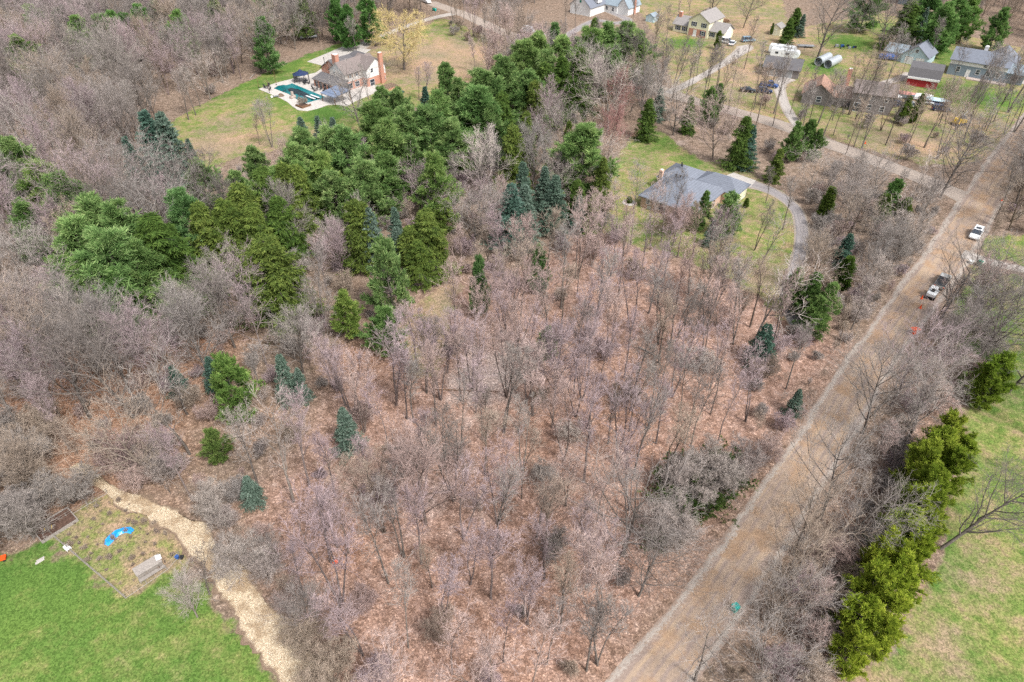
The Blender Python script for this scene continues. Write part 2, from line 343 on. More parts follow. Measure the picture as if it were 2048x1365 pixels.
n.links.new(math_(n, 'ADD', math_(n, 'MULTIPLY', n3, 0.5), n2), bu.inputs['Height']); n.links.new(bu.outputs[0], b.inputs['Normal'])
b.inputs['Specular IOR Level'].default_value = 0.05

def ground_piece(name, sel):
    q = Q[sel]; u, inv = np.unique(q, return_inverse=True)
    V = np.column_stack([P[u], Z[u]])
    me = fast_mesh(name, V, inv.reshape(-1, 4), [M['ground']], True, {'grass': grass[u], 'green': green[u], 'lot': lot[u], 'pale': pale[u], 'rust': rust[u]})
    o = link(name, me); o['kind'] = 'structure'; return o
ground_piece('ground', qown < 0)
for i, (nm, _, _) in enumerate(LAWNS):
    if (qown == i).any(): ground_piece(nm, qown == i)

# ---------------------------------------------------------------- roads, drives, chips, patios
def strip(name, pts, widths, mat, z=0.03, rag_=0.25, seed=0, step=1.2, ncross=8, kind='structure'):
    G = gp(pts); r = np.random.default_rng(seed)
    # Catmull-Rom resample
    out = []; wd = []
    Gp = np.vstack([2*G[0]-G[1], G, 2*G[-1]-G[-2]]); W = np.array([widths]*len(G)) if np.isscalar(widths) else np.array(widths, float)
    Wp = np.concatenate([[W[0]], W, [W[-1]]])
    for i in range(1, len(Gp) - 2):
        L_ = np.linalg.norm(Gp[i+1] - Gp[i]); k = max(2, int(L_ / step))
        for t in np.arange(k) / k:
            a, b_, c_, d_ = Gp[i-1:i+3]
            out.append(0.5*((2*b_) + (-a+c_)*t + (2*a-5*b_+4*c_-d_)*t*t + (-a+3*b_-3*c_+d_)*t**3)); wd.append(Wp[i]*(1-t)+Wp[i+1]*t)
    out = np.array(out); wd = np.array(wd)
    T = np.gradient(out, axis=0); T /= np.linalg.norm(T, axis=1)[:, None]; N = np.column_stack([-T[:, 1], T[:, 0]])
    sdist = np.concatenate([[0], np.cumsum(np.linalg.norm(np.diff(out, axis=0), axis=1))])
    e1 = np.convolve(r.normal(0, 1, len(out) + 6), np.ones(7)/7, 'same')[3:-3] * rag_ * 1.6; e2 = np.convolve(r.normal(0, 1, len(out) + 6), np.ones(7)/7, 'same')[3:-3] * rag_ * 1.6
    V = []; U = []; A = []
    for j in range(ncross + 1):
        t = j / ncross
        off = (t - .5) * wd + (e2 if t > .5 else -e1) * abs(2*t - 1) ** 5
        zz = z - (0.028 if j in (0, ncross) else 0)
        V.append(np.column_stack([out + N * off[:, None], np.full(len(out), zz)])); U.append(np.full(len(out), t)); A.append(sdist)
    V = np.stack(V, 1).reshape(-1, 3); U = np.stack(U, 1).ravel(); A = np.stack(A, 1).ravel()
    nn = len(out); c_ = ncross + 1; I = np.arange(nn * c_).reshape(nn, c_)
    F = np.stack([I[:-1, :-1], I[1:, :-1], I[1:, 1:], I[:-1, 1:]], -1).reshape(-1, 4)[:, ::-1]
    o = link(name, fast_mesh(name, V, F, [mat], True, {'across': U, 'along': A})); o['kind'] = kind
    return o, out
def roadmat(name, base, edge, track, track_amt=0.6, tracks=((0.27, 0.07), (0.44, 0.07), (0.60, 0.07), (0.74, 0.05)), wet=None, soft=None):
    m, n, b = newmat(name)
    pos = nd(n, 'ShaderNodeNewGeometry').outputs['Position']
    ac = nd(n, 'ShaderNodeAttribute', attribute_name='across').outputs['Fac']; al = nd(n, 'ShaderNodeAttribute', attribute_name='along').outputs['Fac']
    cx = nd(n, 'ShaderNodeCombineXYZ'); n.links.new(math_(n, 'MULTIPLY', ac, 7.0), cx.inputs[0]); n.links.new(math_(n, 'MULTIPLY', al, 0.05), cx.inputs[1])
    streak = noise(n, 1.0, 4, 0.6, cx.outputs[0], 0.4)
    n1 = noise(n, 0.25, 4, 0.6, pos); n2 = noise(n, 3.0, 4, 0.7, pos)
    c = ramp(n, streak, [(0.3, tuple(x*0.82 for x in base)), (0.52, base), (0.7, track)])
    wob = math_(n, 'ADD', ac, math_(n, 'MULTIPLY', math_(n, 'SUBTRACT', n1, 0.5), 0.3))
    for cpos, wdt in tracks:
        d = math_(n, 'ABSOLUTE', math_(n, 'SUBTRACT', wob, cpos))
        k = math_(n, 'MULTIPLY', math_(n, 'SUBTRACT', 1.0, sstep(n, d, wdt*0.4, wdt)), track_amt)
        c = mixc(n, k, c, track)
    if wet: c = mixc(n, math_(n, 'MULTIPLY', sstep(n, n1, 0.45, 0.62), 0.7), c, wet)
    ed = math_(n, 'ADD', math_(n, 'ABSOLUTE', math_(n, 'SUBTRACT', ac, 0.5)), math_(n, 'MULTIPLY', math_(n, 'SUBTRACT', math_(n, 'ADD', math_(n, 'MULTIPLY', n2, .5), math_(n, 'MULTIPLY', n1, .5)), 0.5), 0.6))
    c = mixc(n, sstep(n, ed, 0.34, 0.42), c, edge)
    if soft: c = mixc(n, sstep(n, ed, 0.43, 0.50), c, soft)
    c = mixc(n, 1.0, c, ramp(n, n2, [(0.25, (0.8, 0.8, 0.8)), (0.75, (1.2, 1.2, 1.2))]), 'MULTIPLY')
    n.links.new(c, b.inputs['Base Color'])
    bu = nd(n, 'ShaderNodeBump'); bu.inputs['Distance'].default_value = 0.02; n.links.new(n2, bu.inputs['Height']); n.links.new(bu.outputs[0], b.inputs['Normal'])
    return m
M['dirt'] = roadmat('dirt_road', (0.28, 0.215, 0.18), (0.35, 0.305, 0.265), (0.40, 0.295, 0.20), 0.4, wet=(0.33, 0.21, 0.125), soft=(0.26, 0.19, 0.15))
M['gravel'] = roadmat('gravel', (0.37, 0.335, 0.305), (0.33, 0.28, 0.235), (0.42, 0.38, 0.345), 0.4, ((0.3, 0.12), (0.7, 0.12)))
M['tar'] = roadmat('worn_asphalt', (0.24, 0.22, 0.22), (0.3, 0.25, 0.2), (0.31, 0.28, 0.27), 0.5, ((0.3, 0.1), (0.7, 0.1)))
ROAD = [(1180,1520),(1300,1365),(1392,1250),(1480,1130),(1560,1010),(1640,890),(1700,790),(1765,690),(1825,608),(1890,520),(1950,425),(2010,330),(2070,245),(2180,110)]
road, road_line = strip('dirt_road', ROAD, [7.0]*8 + [7.8, 8.4, 8.6, 8.6, 8, 8], M['dirt'], 0.034, 0.22, 1)
M['dirt_pale'] = roadmat('pale_dirt_road', (0.32, 0.265, 0.225), (0.32, 0.275, 0.235), (0.37, 0.31, 0.26), 0.45, soft=(0.27, 0.2, 0.155))
UP = [(860,5),(930,30),(1000,62),(1100,95),(1220,135),(1340,187),(1450,218),(1560,250),(1640,282),(1740,318),(1830,352),(1905,385),(1945,400)]
road2, road2_line = strip('gravel_road', UP, [6.2]*12 + [8], M['dirt_pale'], 0.022, 0.25, 2)
dr1, dr1_line = strip('driveway_to_brick_house', [(905,28),(860,38),(800,58),(752,78),(712,98),(690,112)], [5,3.6,3.4,4.5,7,9], M['gravel'], 0.05, 0.1, 3)
dr2, dr2_line = strip('driveway_to_cream_house', [(1335,187),(1375,168),(1430,138),(1470,112),(1490,96),(1480,90)], [4,3.2,3.2,4,6,7], M['gravel'], 0.05, 0.15, 4)
dr3, dr3_line = strip('curved_driveway', [(1470,362),(1520,374),(1560,392),(1592,420),(1603,455),(1602,500),(1590,545),(1575,600),(1600,660)], [6,4.2,3.4,3.2,3.2,3.2,3.2,3.2,3.4], M['tar'], 0.05, 0.1, 5)
dr4, dr4_line = strip('side_driveway', [(1925,508),(1970,522),(2020,534),(2100,552),(2250,590)], [4.5,3.2,2.8,2.8,2.8], M['gravel'], 0.05, 0.12, 6)
dr5, dr5_line = strip('driveway_to_white_house', [(1120,80),(1150,62),(1190,42),(1230,47),(1255,40),(1215,22)], [4,4,4,4.5,5,4], M['tar'], 0.05, 0.1, 7)
dr6, dr6_line = strip('driveway_to_dark_garage', [(1600,262),(1570,210),(1560,170),(1580,155)], [3,3,4,6], M['gravel'], 0.05, 0.15, 8)
dr7, dr7_line = strip('driveway_to_blue_house', [(1830,150),(1800,158),(1760,170)], [7,4,3], M['gravel'], 0.05, 0.15, 9)
dr8, dr8_line = strip('driveway_behind_blue_house', [(1980,140),(2010,152),(2060,170),(2150,200)], [4,3.5,3.5,3.5], M['gravel'], 0.05, 0.15, 10)
def pad(name, pts, mat, z=0.06, top=None):
    G = gp(pts); me = MB().prism([tuple(p) for p in G], 0.002, z).build(name, mat); me['kind'] = 'structure'; return me
pad('parking_pad', [(1447,354),(1467,346),(1512,362),(1500,375)], M['concrete'], 0.07)
pad('parking_court', [(614,124),(690,92),(742,100),(700,128),(660,136)], M['concrete'], 0.075)
# wood-chip trail with a ragged outline and scattered chips
m, n, b = newmat('wood_chips'); M['chips'] = m
pos = nd(n, 'ShaderNodeNewGeometry').outputs['Position']
vo = nd(n, 'ShaderNodeTexVoronoi'); vo.inputs['Scale'].default_value = 14; n.links.new(pos, vo.inputs['Vector'])
sp = nd(n, 'ShaderNodeSeparateColor'); n.links.new(vo.outputs['Color'], sp.inputs[0])
c = ramp(n, sp.outputs[0], [(0, (0.32, 0.23, 0.15)), (0.3, (0.5, 0.39, 0.26)), (0.7, (0.64, 0.51, 0.35)), (1, (0.85, 0.75, 0.58))])
nn_ = noise(n, 0.35, 5, 0.65, pos)
c = mixc(n, math_(n, 'MULTIPLY', sstep(n, nn_, 0.46, 0.6), .75), c, (0.33, 0.23, 0.14))
aco = math_(n, 'ADD', math_(n, 'ABSOLUTE', math_(n, 'SUBTRACT', nd(n, 'ShaderNodeAttribute', attribute_name='across').outputs['Fac'], 0.5)), math_(n, 'MULTIPLY', math_(n, 'SUBTRACT', nn_, 0.5), 0.35))
c = mixc(n, sstep(n, aco, 0.36, 0.46), c, (0.24, 0.17, 0.12))
n.links.new(c, b.inputs['Base Color']); bu = nd(n, 'ShaderNodeBump'); bu.inputs['Distance'].default_value = 0.15
n.links.new(math_(n, 'ADD', sp.outputs[1], nn_), bu.inputs['Height']); n.links.new(bu.outputs[0], b.inputs['Normal'])
path, path_line = strip('path', [(150,930),(185,955),(225,985),(270,1008),(330,1035),(385,1062),(420,1110),(470,1170),(520,1240),(575,1310),(640,1400),(700,1500)], [1.3,1.7,2.2,2.7,2.6,3.8,3.0,3.6,4.2,4.8,5.6,6.2], M['chips'], 0.09, 0.75, 11, 0.35)
# ---------------------------------------------------------------- tree building
def unit(a): return a / (np.linalg.norm(a, axis=-1, keepdims=True) + 1e-9)
def grow(r, P0, D0, L, K, up=0.0, wig=0.1, droop=0.0):
    pts = [P0]; d = unit(D0)
    for k in range(K):
        d = unit(d + np.array([0, 0, 1.0]) * (up - droop * k) + r.normal(0, wig, d.shape))
        pts.append(pts[-1] + d * (L / K)[:, None])
    return np.stack(pts, 1)
def kids(r, pts, L, rad, m, t0, t1, ang, angv, ratio, rr, fall=0.55):
    "m children on every branch"
    n, K1, _ = pts.shape; K = K1 - 1
    t = (t0 + (t1 - t0) * ((np.arange(m) + r.uniform(0, 1, (n, m))) / m))
    x = t * K; k = np.minimum(x.astype(int), K - 1); f = x - k
    I = np.arange(n)[:, None]
    p = pts[I, k] * (1 - f)[..., None] + pts[I, k + 1] * f[..., None]; tan = unit(pts[I, k + 1] - pts[I, k])
    az = (np.arange(m) * 2.4)[None, :] + r.uniform(0, 6.28, (n, 1)) + r.normal(0, 0.4, (n, m))
    ref = np.where(np.abs(tan[..., 2:3]) < 0.9, np.array([0, 0, 1.0]), np.array([1.0, 0, 0]))
    u = unit(np.cross(tan, ref)); v = np.cross(tan, u)
    side = u * np.cos(az)[..., None] + v * np.sin(az)[..., None]
    a = R(ang) + r.normal(0, R(angv), (n, m))
    D = tan * np.cos(a)[..., None] + side * np.sin(a)[..., None]
    Lc = L[:, None] * ratio * (1 - fall * t) * r.uniform(0.65, 1.25, (n, m))
    rc = np.minimum(rad[:, None] * rr * (1 - 0.6 * t), rad[:, None] * 0.9)
    return p.reshape(-1, 3), D.reshape(-1, 3), Lc.ravel(), rc.ravel(), t.ravel()
def tubes(pts, r0, r1, s, noise_=0):
    n, K1, _ = pts.shape
    d = unit(pts[:, -1] - pts[:, 0]); ref = np.where(np.abs(d[:, 2:3]) < 0.9, np.array([0, 0, 1.0]), np.array([1.0, 0, 0]))
    u = unit(np.cross(d, ref)); v = np.cross(d, u)
    t = np.linspace(0, 1, K1)[None, :]; rad = r0[:, None] * (1 - t) + r1[:, None] * t
    a = np.arange(s) * 2 * math.pi / s
    V = pts[:, :, None, :] + rad[:, :, None, None] * (u[:, None, None, :] * np.cos(a)[:, None] + v[:, None, None, :] * np.sin(a)[:, None])
    base = (np.arange(n)[:, None, None] * K1 + np.arange(K1 - 1)[None, :, None]) * s; j = np.arange(s)[None, None, :]
    F = np.stack([base + j, base + (j + 1) % s, base + s + (j + 1) % s, base + s + j], -1).reshape(-1, 4)
    return V.reshape(-1, 3), F
def merge(parts):
    V = []; F = []; b = 0
    for v, f in parts: V.append(v); F.append(f + b); b += len(v)
    return np.vstack(V), np.vstack(F)

class Proto: pass
def bare(seed, H=16, tr=0.22, first=0.3, n1=16, ang1=42, len1=0.36, n2=7, n3=5, n4=4, stems=1, up=0.10, tw=0.012, lean=0.03, spread=0.0, tm='twig', bm_='bark', prof='oval', droop=0.0, wig=0.1, a2=40, a3=38):
    r = np.random.default_rng(seed)
    P0 = np.zeros((stems, 3)); P0[:, :2] = r.normal(0, 0.12 * (stems > 1), (stems, 2))
    D0 = np.column_stack([r.normal(0, lean + spread, stems), r.normal(0, lean + spread, stems), np.ones(stems)])
    if stems > 1:
        az = np.arange(stems) * 6.28 / stems + r.uniform(0, 6); D0[:, 0] += spread * np.cos(az) * 2; D0[:, 1] += spread * np.sin(az) * 2
    L0 = np.full(stems, H) * r.uniform(0.85, 1.0, stems)
    T = grow(r, P0, D0, L0, 9, 0.02, 0.045); R0 = np.full(stems, tr) * r.uniform(0.8, 1, stems) * (0.8 if stems > 1 else 1)
    parts = [tubes(T, R0, R0 * 0.12, 7)]
    # root flare
    p, d, L, rc, t = kids(r, T, L0, R0, n1, first, 0.97, ang1, 9, len1, 0.5, 0.0)
    tt = (t - first) / (1 - first)
    if prof == 'oval': pr = 0.55 + 0.75 * np.sin(math.pi * np.clip(tt * 0.9 + 0.12, 0, 1))
    elif prof == 'fan': pr = 1.25 - 0.75 * tt
    elif prof == 'high': pr = 0.35 + 0.9 * np.sin(math.pi * np.clip(tt * 0.8 + 0.2, 0, 1))
    else: pr = 1.0 - 0.6 * tt
    L = L * pr
    B1 = grow(r, p, d, L, 5, up, wig, droop); r1 = np.maximum(rc, tr * 0.1)
    parts.append(tubes(B1, r1, r1 * 0.25, 5))
    p, d, L2, rc, t = kids(r, B1, L, r1, n2, 0.22, 1.0, a2, 12, 0.55, 0.5, 0.35)
    B2 = grow(r, p, d, L2, 4, up * 0.8, wig * 1.2, droop); r2 = np.maximum(rc, tw * 2.0)
    p, d, L3, rc, t = kids(r, B2, L2, r2, n3, 0.2, 1.0, a3, 12, 0.55, 0.5, 0.3)
    B3 = grow(r, p, d, L3, 2, up * 0.6, wig * 1.3, droop * 2); r3 = np.maximum(rc * 0.8, tw * 1.15)
    p, d, L4, rc, t = kids(r, B3, L3, r3, n4, 0.25, 1.0, 35, 12, 0.6, 0.5, 0.2)
    B4 = grow(r, p, d, np.maximum(L4, 0.25), 1, up * 0.5, wig, droop * 2)
    cr = [tubes(B2, r2, r2 * 0.4, 4), tubes(B3, r3, r3 * 0.5, 3), tubes(B4, np.full(len(B4), tw), np.full(len(B4), tw * 0.45), 3)]
    o = Proto(); V, F = merge(parts); o.trunk = fast_mesh('trunk', V, F, [M[bm_]], True)
    V, F = merge(cr); o.crown = fast_mesh('crown', V, F, [M[tm]], False); o.H = H; return o
def blades(r, C, D, n, ln, wd, spread, upb=0.0, tint=None):
    "n thin needles-sprays fanned round direction D at every centre C"
    N = len(C)
    d = unit(D[:, None, :] + r.normal(0, spread, (N, n, 3)) + np.array([0, 0, upb]))
    c = C[:, None, :] + r.normal(0, ln * 0.18, (N, n, 3))
    L = ln * r.uniform(0.6, 1.25, (N, n, 1)); s = unit(np.cross(d, r.normal(0, 1, (N, n, 3)))) * wd * r.uniform(0.7, 1.3, (N, n, 1))
    V = np.stack([c - s, c + s, c + d * L + s * 0.3, c + d * L - s * 0.3], 2).reshape(-1, 3)
    F = np.arange(N * n * 4).reshape(-1, 4)
    tn = np.repeat((tint[:, None] + r.normal(0, 0.10, (N, n))).ravel(), 4)
    return V, F, tn
def pine(seed, H=17, Rr=3.6, base=0.12, tufts=1.0, mat='pine', lumpy=0.35, ln=0.55, wd=0.05, flat=0.0, nb=62, top=0.7):
    r = np.random.default_rng(seed)
    T = grow(r, np.zeros((1, 3)), np.array([[0.0, 0, 1]]), np.array([float(H)]), 8, 0.02, 0.02)
    tr = np.array([H * 0.014]); parts = [tubes(T, tr, tr * 0.1, 7)]
    nw = int(nb / 4.5); hs_ = []; 
    for i in range(nw):
        h = base + (0.985 - base) * ((i + r.uniform(-.3, .3)) / nw)
        for j in range(r.integers(4, 6)): hs_.append(h)
    h = np.clip(np.array(hs_), base, 0.985); nB = len(h); az = np.arange(nB) * 2.4 + r.normal(0, 0.4, nB)
    prof = np.power(1 - (h - base) / (1.06 - base), top) * (0.55 + 0.45 * np.clip((h - base) / 0.15, 0, 1))
    lobes = 1 + lumpy * np.sin(az * 2 + h * 9 + r.uniform(0, 6)) * 0.6
    L = Rr * prof * lobes * r.uniform(0.65, 1.2, nB) + 0.25
    k = h * 8; ki = np.minimum(k.astype(int), 7); P0 = T[0][ki] * (1 - (k - ki))[:, None] + T[0][ki + 1] * (k - ki)[:, None]
    el = R(8) + R(40) * (h - base) ** 1.5
    D = np.column_stack([np.cos(az) * np.cos(el), np.sin(az) * np.cos(el), np.sin(el)])
    B1 = grow(r, P0, D, L, 4, 0.07, 0.06); rb = 0.012 * L + 0.012
    parts.append(tubes(B1, rb, rb * 0.3, 4))
    p, d, L2, rc, t = kids(r, B1, L, rb, int(9 * tufts), 0.3, 1.0, 45, 12, 0.34, 0.5, 0.4)
    d[:, 2] *= 0.55
    B2 = grow(r, p, d, np.maximum(L2, 0.35), 2, 0.10, 0.1)
    parts.append(tubes(B2, np.full(len(B2), 0.014), np.full(len(B2), 0.008), 3))
    C = np.concatenate([B2[:, 1], B2[:, 2], B1[:, -1], B1[:, -2]]); Dd = np.concatenate([B2[:, 2] - B2[:, 0], B2[:, 2] - B2[:, 1], B1[:, -1] - B1[:, -2], B1[:, -1] - B1[:, -3]])
    C = np.vstack([C, T[0][-1:], T[0][-1:] - [[0, 0, .4]]]); Dd = np.vstack([unit(Dd), [[0, 0, 1]], [[0, 0, 1]]])
    branch_t = np.concatenate([np.repeat(r.normal(0, 0.10, nB), len(p) // nB)] * 2 + [r.normal(0, .1, nB)] * 2 + [[0, 0]])
    tint = 0.48 + branch_t + r.normal(0, 0.13, len(C))
    V, F, tn = blades(r, C, Dd, 15, ln, wd, 0.55, 0.35, tint)
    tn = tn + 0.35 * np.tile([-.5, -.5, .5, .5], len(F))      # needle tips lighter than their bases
    o = Proto(); v, f = merge(parts); o.trunk = fast_mesh('trunk', v, f, [M['bark']], True)
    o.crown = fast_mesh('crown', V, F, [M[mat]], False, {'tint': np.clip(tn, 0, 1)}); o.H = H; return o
def spruce(seed, H=15, Rr=2.8, mat='spruce', base=0.04, nb=120, droop=0.10, hang=0.5, power=0.85, ln=0.34, wd=0.05, el0=2, m2=14, rough=0.15):
    r = np.random.default_rng(seed)
    T = grow(r, np.zeros((1, 3)), np.array([[0.0, 0, 1]]), np.array([float(H)]), 6, 0.05, 0.008)
    tr = np.array([H * 0.014]); parts = [tubes(T, tr, tr * 0.08, 6)]
    h = base + (0.985 - base) * np.linspace(0, 1, nb) ** 0.95; az = np.arange(nb) * 2.4 + r.normal(0, 0.25, nb)
    L = Rr * np.power(1 - (h - base) / (1.02 - base), power) * r.uniform(1 - rough * 2, 1 + rough, nb) * (1 + rough * np.sin(az * 2 + h * 11)) + 0.12
    k = h * 6; ki = np.minimum(k.astype(int), 5); P0 = T[0][ki] * (1 - (k - ki))[:, None] + T[0][ki + 1] * (k - ki)[:, None]
    el = R(el0) + R(35) * np.clip(h - 0.5, 0, 1)
    D = np.column_stack([np.cos(az) * np.cos(el), np.sin(az) * np.cos(el), np.sin(el)])
    pts = [P0]; d = D.copy()
    for kk in range(4):
        d = unit(d + np.array([0, 0, -droop if kk < 3 else droop * 1.2]) + r.normal(0, 0.03, d.shape)); pts.append(pts[-1] + d * (L / 4)[:, None])
    B1 = np.stack(pts, 1); rb = 0.01 * L + 0.01; parts.append(tubes(B1, rb, rb * 0.3, 4))
    # flat side twigs
    t = np.tile((np.arange(m2) + 0.5) / m2 * 0.88 + 0.12, (nb, 1)) + r.normal(0, 0.02, (nb, m2)); t = np.clip(t, 0.1, 1)
    x = t * 4; kk = np.minimum(x.astype(int), 3); f = x - kk; I = np.arange(nb)[:, None]
    p = B1[I, kk] * (1 - f)[..., None] + B1[I, kk + 1] * f[..., None]; tan = unit(B1[I, kk + 1] - B1[I, kk])
    side = unit(np.cross(tan, [0, 0, 1.0])) * np.where(np.arange(m2) % 2, 1, -1)[None, :, None]
    D2 = unit(tan * 0.75 + side * 0.8 + np.array([0, 0, -hang]) * r.uniform(0.4, 1.3, (nb, m2, 1)))
    L2 = (L[:, None] * 0.34 * (1.15 - 0.75 * t) * r.uniform(0.7, 1.3, t.shape) + 0.12)
    p = p.reshape(-1, 3); D2 = D2.reshape(-1, 3); L2 = L2.ravel()
    C = np.concatenate([p + D2 * (L2 * q)[:, None] for q in (0.15, 0.5, 0.85)]); Dd = np.tile(D2, (3, 1))
    C = np.vstack([C, T[0][-1:], T[0][-1:] - [[0, 0, .3]]]); Dd = np.vstack([Dd, [[0, 0, 1]], [[0, 0, 1]]])
    bt = np.repeat(r.normal(0, 0.08, nb), m2)
    tint = np.concatenate([np.concatenate([bt - 0.05, bt + 0.02, bt + 0.12]), [0.2, 0.2]]) + 0.45 + r.normal(0, 0.1, len(C))
    V, F, tn = blades(r, C, Dd, 4, ln, wd, 0.42, 0.05, tint)
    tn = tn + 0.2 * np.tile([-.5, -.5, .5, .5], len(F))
    o = Proto(); v, f = merge(parts); o.trunk = fast_mesh('trunk', v, f, [M['bark']], True)
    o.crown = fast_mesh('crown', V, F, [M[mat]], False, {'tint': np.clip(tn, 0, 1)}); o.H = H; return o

PR = {}
PR['slim'] = [bare(10+i, 16, 0.2, 0.40, 14, 32, 0.21, 7, 5, 4, up=0.16, tw=0.0115, prof='high' if i % 2 else 'oval') for i in range(4)]
PR['fork'] = [bare(20+i, 16, 0.2, 0.42, 9, 31, 0.22, 7, 5, 4, tw=0.0115, stems=2+i % 2, spread=0.05, up=0.12, prof='high') for i in range(3)]
PR['oak'] = [bare(30+i, 15, 0.32, 0.14, 16, 56, 0.5, 8, 6, 4, up=0.09, wig=0.14, prof='oval') for i in range(3)]
PR['vase'] = [bare(40+i, 14, 0.22, 0.14, 24, 38, 0.46, 8, 6, 4, up=0.10, prof='fan', a2=30, a3=28) for i in range(2)]
PR['thin'] = [bare(50+i, 17, 0.14, 0.45, 12, 32, 0.2, 5, 5, 4, up=0.12, prof='high') for i in range(2)]
PR['snag'] = [bare(60+i, 14, 0.22, 0.3, 11, 42, 0.34, 5, 4, 3, up=0.10, wig=0.16, tw=0.013) for i in range(2)]
PR['bush'] = [bare(70+i, 4.0, 0.06, 0.06, 12, 42, 0.5, 6, 5, 4, stems=5, spread=0.22, up=0.10, tw=0.010, prof='fan') for i in range(3)]
PR['sapling'] = [bare(80+i, 7.5, 0.07, 0.2, 12, 38, 0.32, 5, 5, 4, stems=1+i, spread=0.08, up=0.12, tw=0.010) for i in range(3)]
PR['willow'] = [bare(90, 15, 0.4, 0.18, 14, 50, 0.44, 9, 8, 7, up=0.06, wig=0.16, tm='willow', prof='oval', droop=0.08, tw=0.02)]
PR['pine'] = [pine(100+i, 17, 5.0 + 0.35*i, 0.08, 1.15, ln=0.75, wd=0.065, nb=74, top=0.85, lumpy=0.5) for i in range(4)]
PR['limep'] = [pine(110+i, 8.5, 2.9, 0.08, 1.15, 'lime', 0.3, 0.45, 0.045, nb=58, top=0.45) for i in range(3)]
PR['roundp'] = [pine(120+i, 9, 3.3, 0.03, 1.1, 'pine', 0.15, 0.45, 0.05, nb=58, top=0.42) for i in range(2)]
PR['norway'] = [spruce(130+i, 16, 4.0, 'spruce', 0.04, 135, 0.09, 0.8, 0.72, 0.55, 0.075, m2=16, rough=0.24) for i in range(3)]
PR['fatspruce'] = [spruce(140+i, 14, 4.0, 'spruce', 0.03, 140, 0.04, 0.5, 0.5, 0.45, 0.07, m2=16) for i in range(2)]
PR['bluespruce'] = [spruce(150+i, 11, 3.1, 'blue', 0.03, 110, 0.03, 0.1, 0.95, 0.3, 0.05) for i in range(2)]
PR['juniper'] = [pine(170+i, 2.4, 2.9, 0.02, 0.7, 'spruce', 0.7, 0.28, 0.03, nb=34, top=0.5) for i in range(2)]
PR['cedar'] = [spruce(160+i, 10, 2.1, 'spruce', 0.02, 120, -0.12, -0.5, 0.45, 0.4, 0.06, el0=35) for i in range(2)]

# ---------------------------------------------------------------- planting
TINT = {'purple': (1.2, 1.05, 1.14), 'grey': (0.98, 0.97, 0.95), 'pale': (1.28, 1.24, 1.2), 'tan': (1.12, 1.0, 0.86), 'dark': (0.66, 0.64, 0.62), 'red': (1.05, 0.62, 0.6), 'pink': (1.38, 1.17, 1.13), 'white': (1.6, 1.55, 1.52), 'one': (1, 1, 1)}
_cnt = {}; PLACED = []; PLABEL = []; LATE = []
prng = random.Random(77)
def plant(kind, xy, H, tint='one', name='bare_tree', label='', cat='tree', group=None, wide=1.0, rot=None, lean=(0, 0)):
    k = _cnt.get(kind, 0); _cnt[kind] = k + 1; p = PR[kind][k % len(PR[kind])]
    s = H / p.H; c = TINT[tint] if isinstance(tint, str) else tint
    o = thing(name, label if isinstance(label, str) else None, cat, (xy[0], xy[1], -0.05), prng.uniform(0, 6.28) if rot is None else rot, group, (s * wide, s * wide, s))
    o.rotation_euler = (lean[0], lean[1], o.rotation_euler[2])
    j = prng.uniform(0.93, 1.07); c = tuple(x * j for x in c)
    a = link('trunk', p.trunk, o); bb = link('crown', p.crown, o)
    a.color = (*[0.5 + 0.5 * x for x in c], 1) if kind in PR and tint != 'one' else (1, 1, 1, 1); bb.color = (*c, 1)
    PLACED.append((xy[0], xy[1], kind)); PLABEL.append(label if isinstance(label, str) else 'row')
    if not isinstance(label, str): LATE.append((o, xy, label))
    for q in (p,):
        if not hasattr(q, 'objs'): q.objs = (a, bb)
    return o
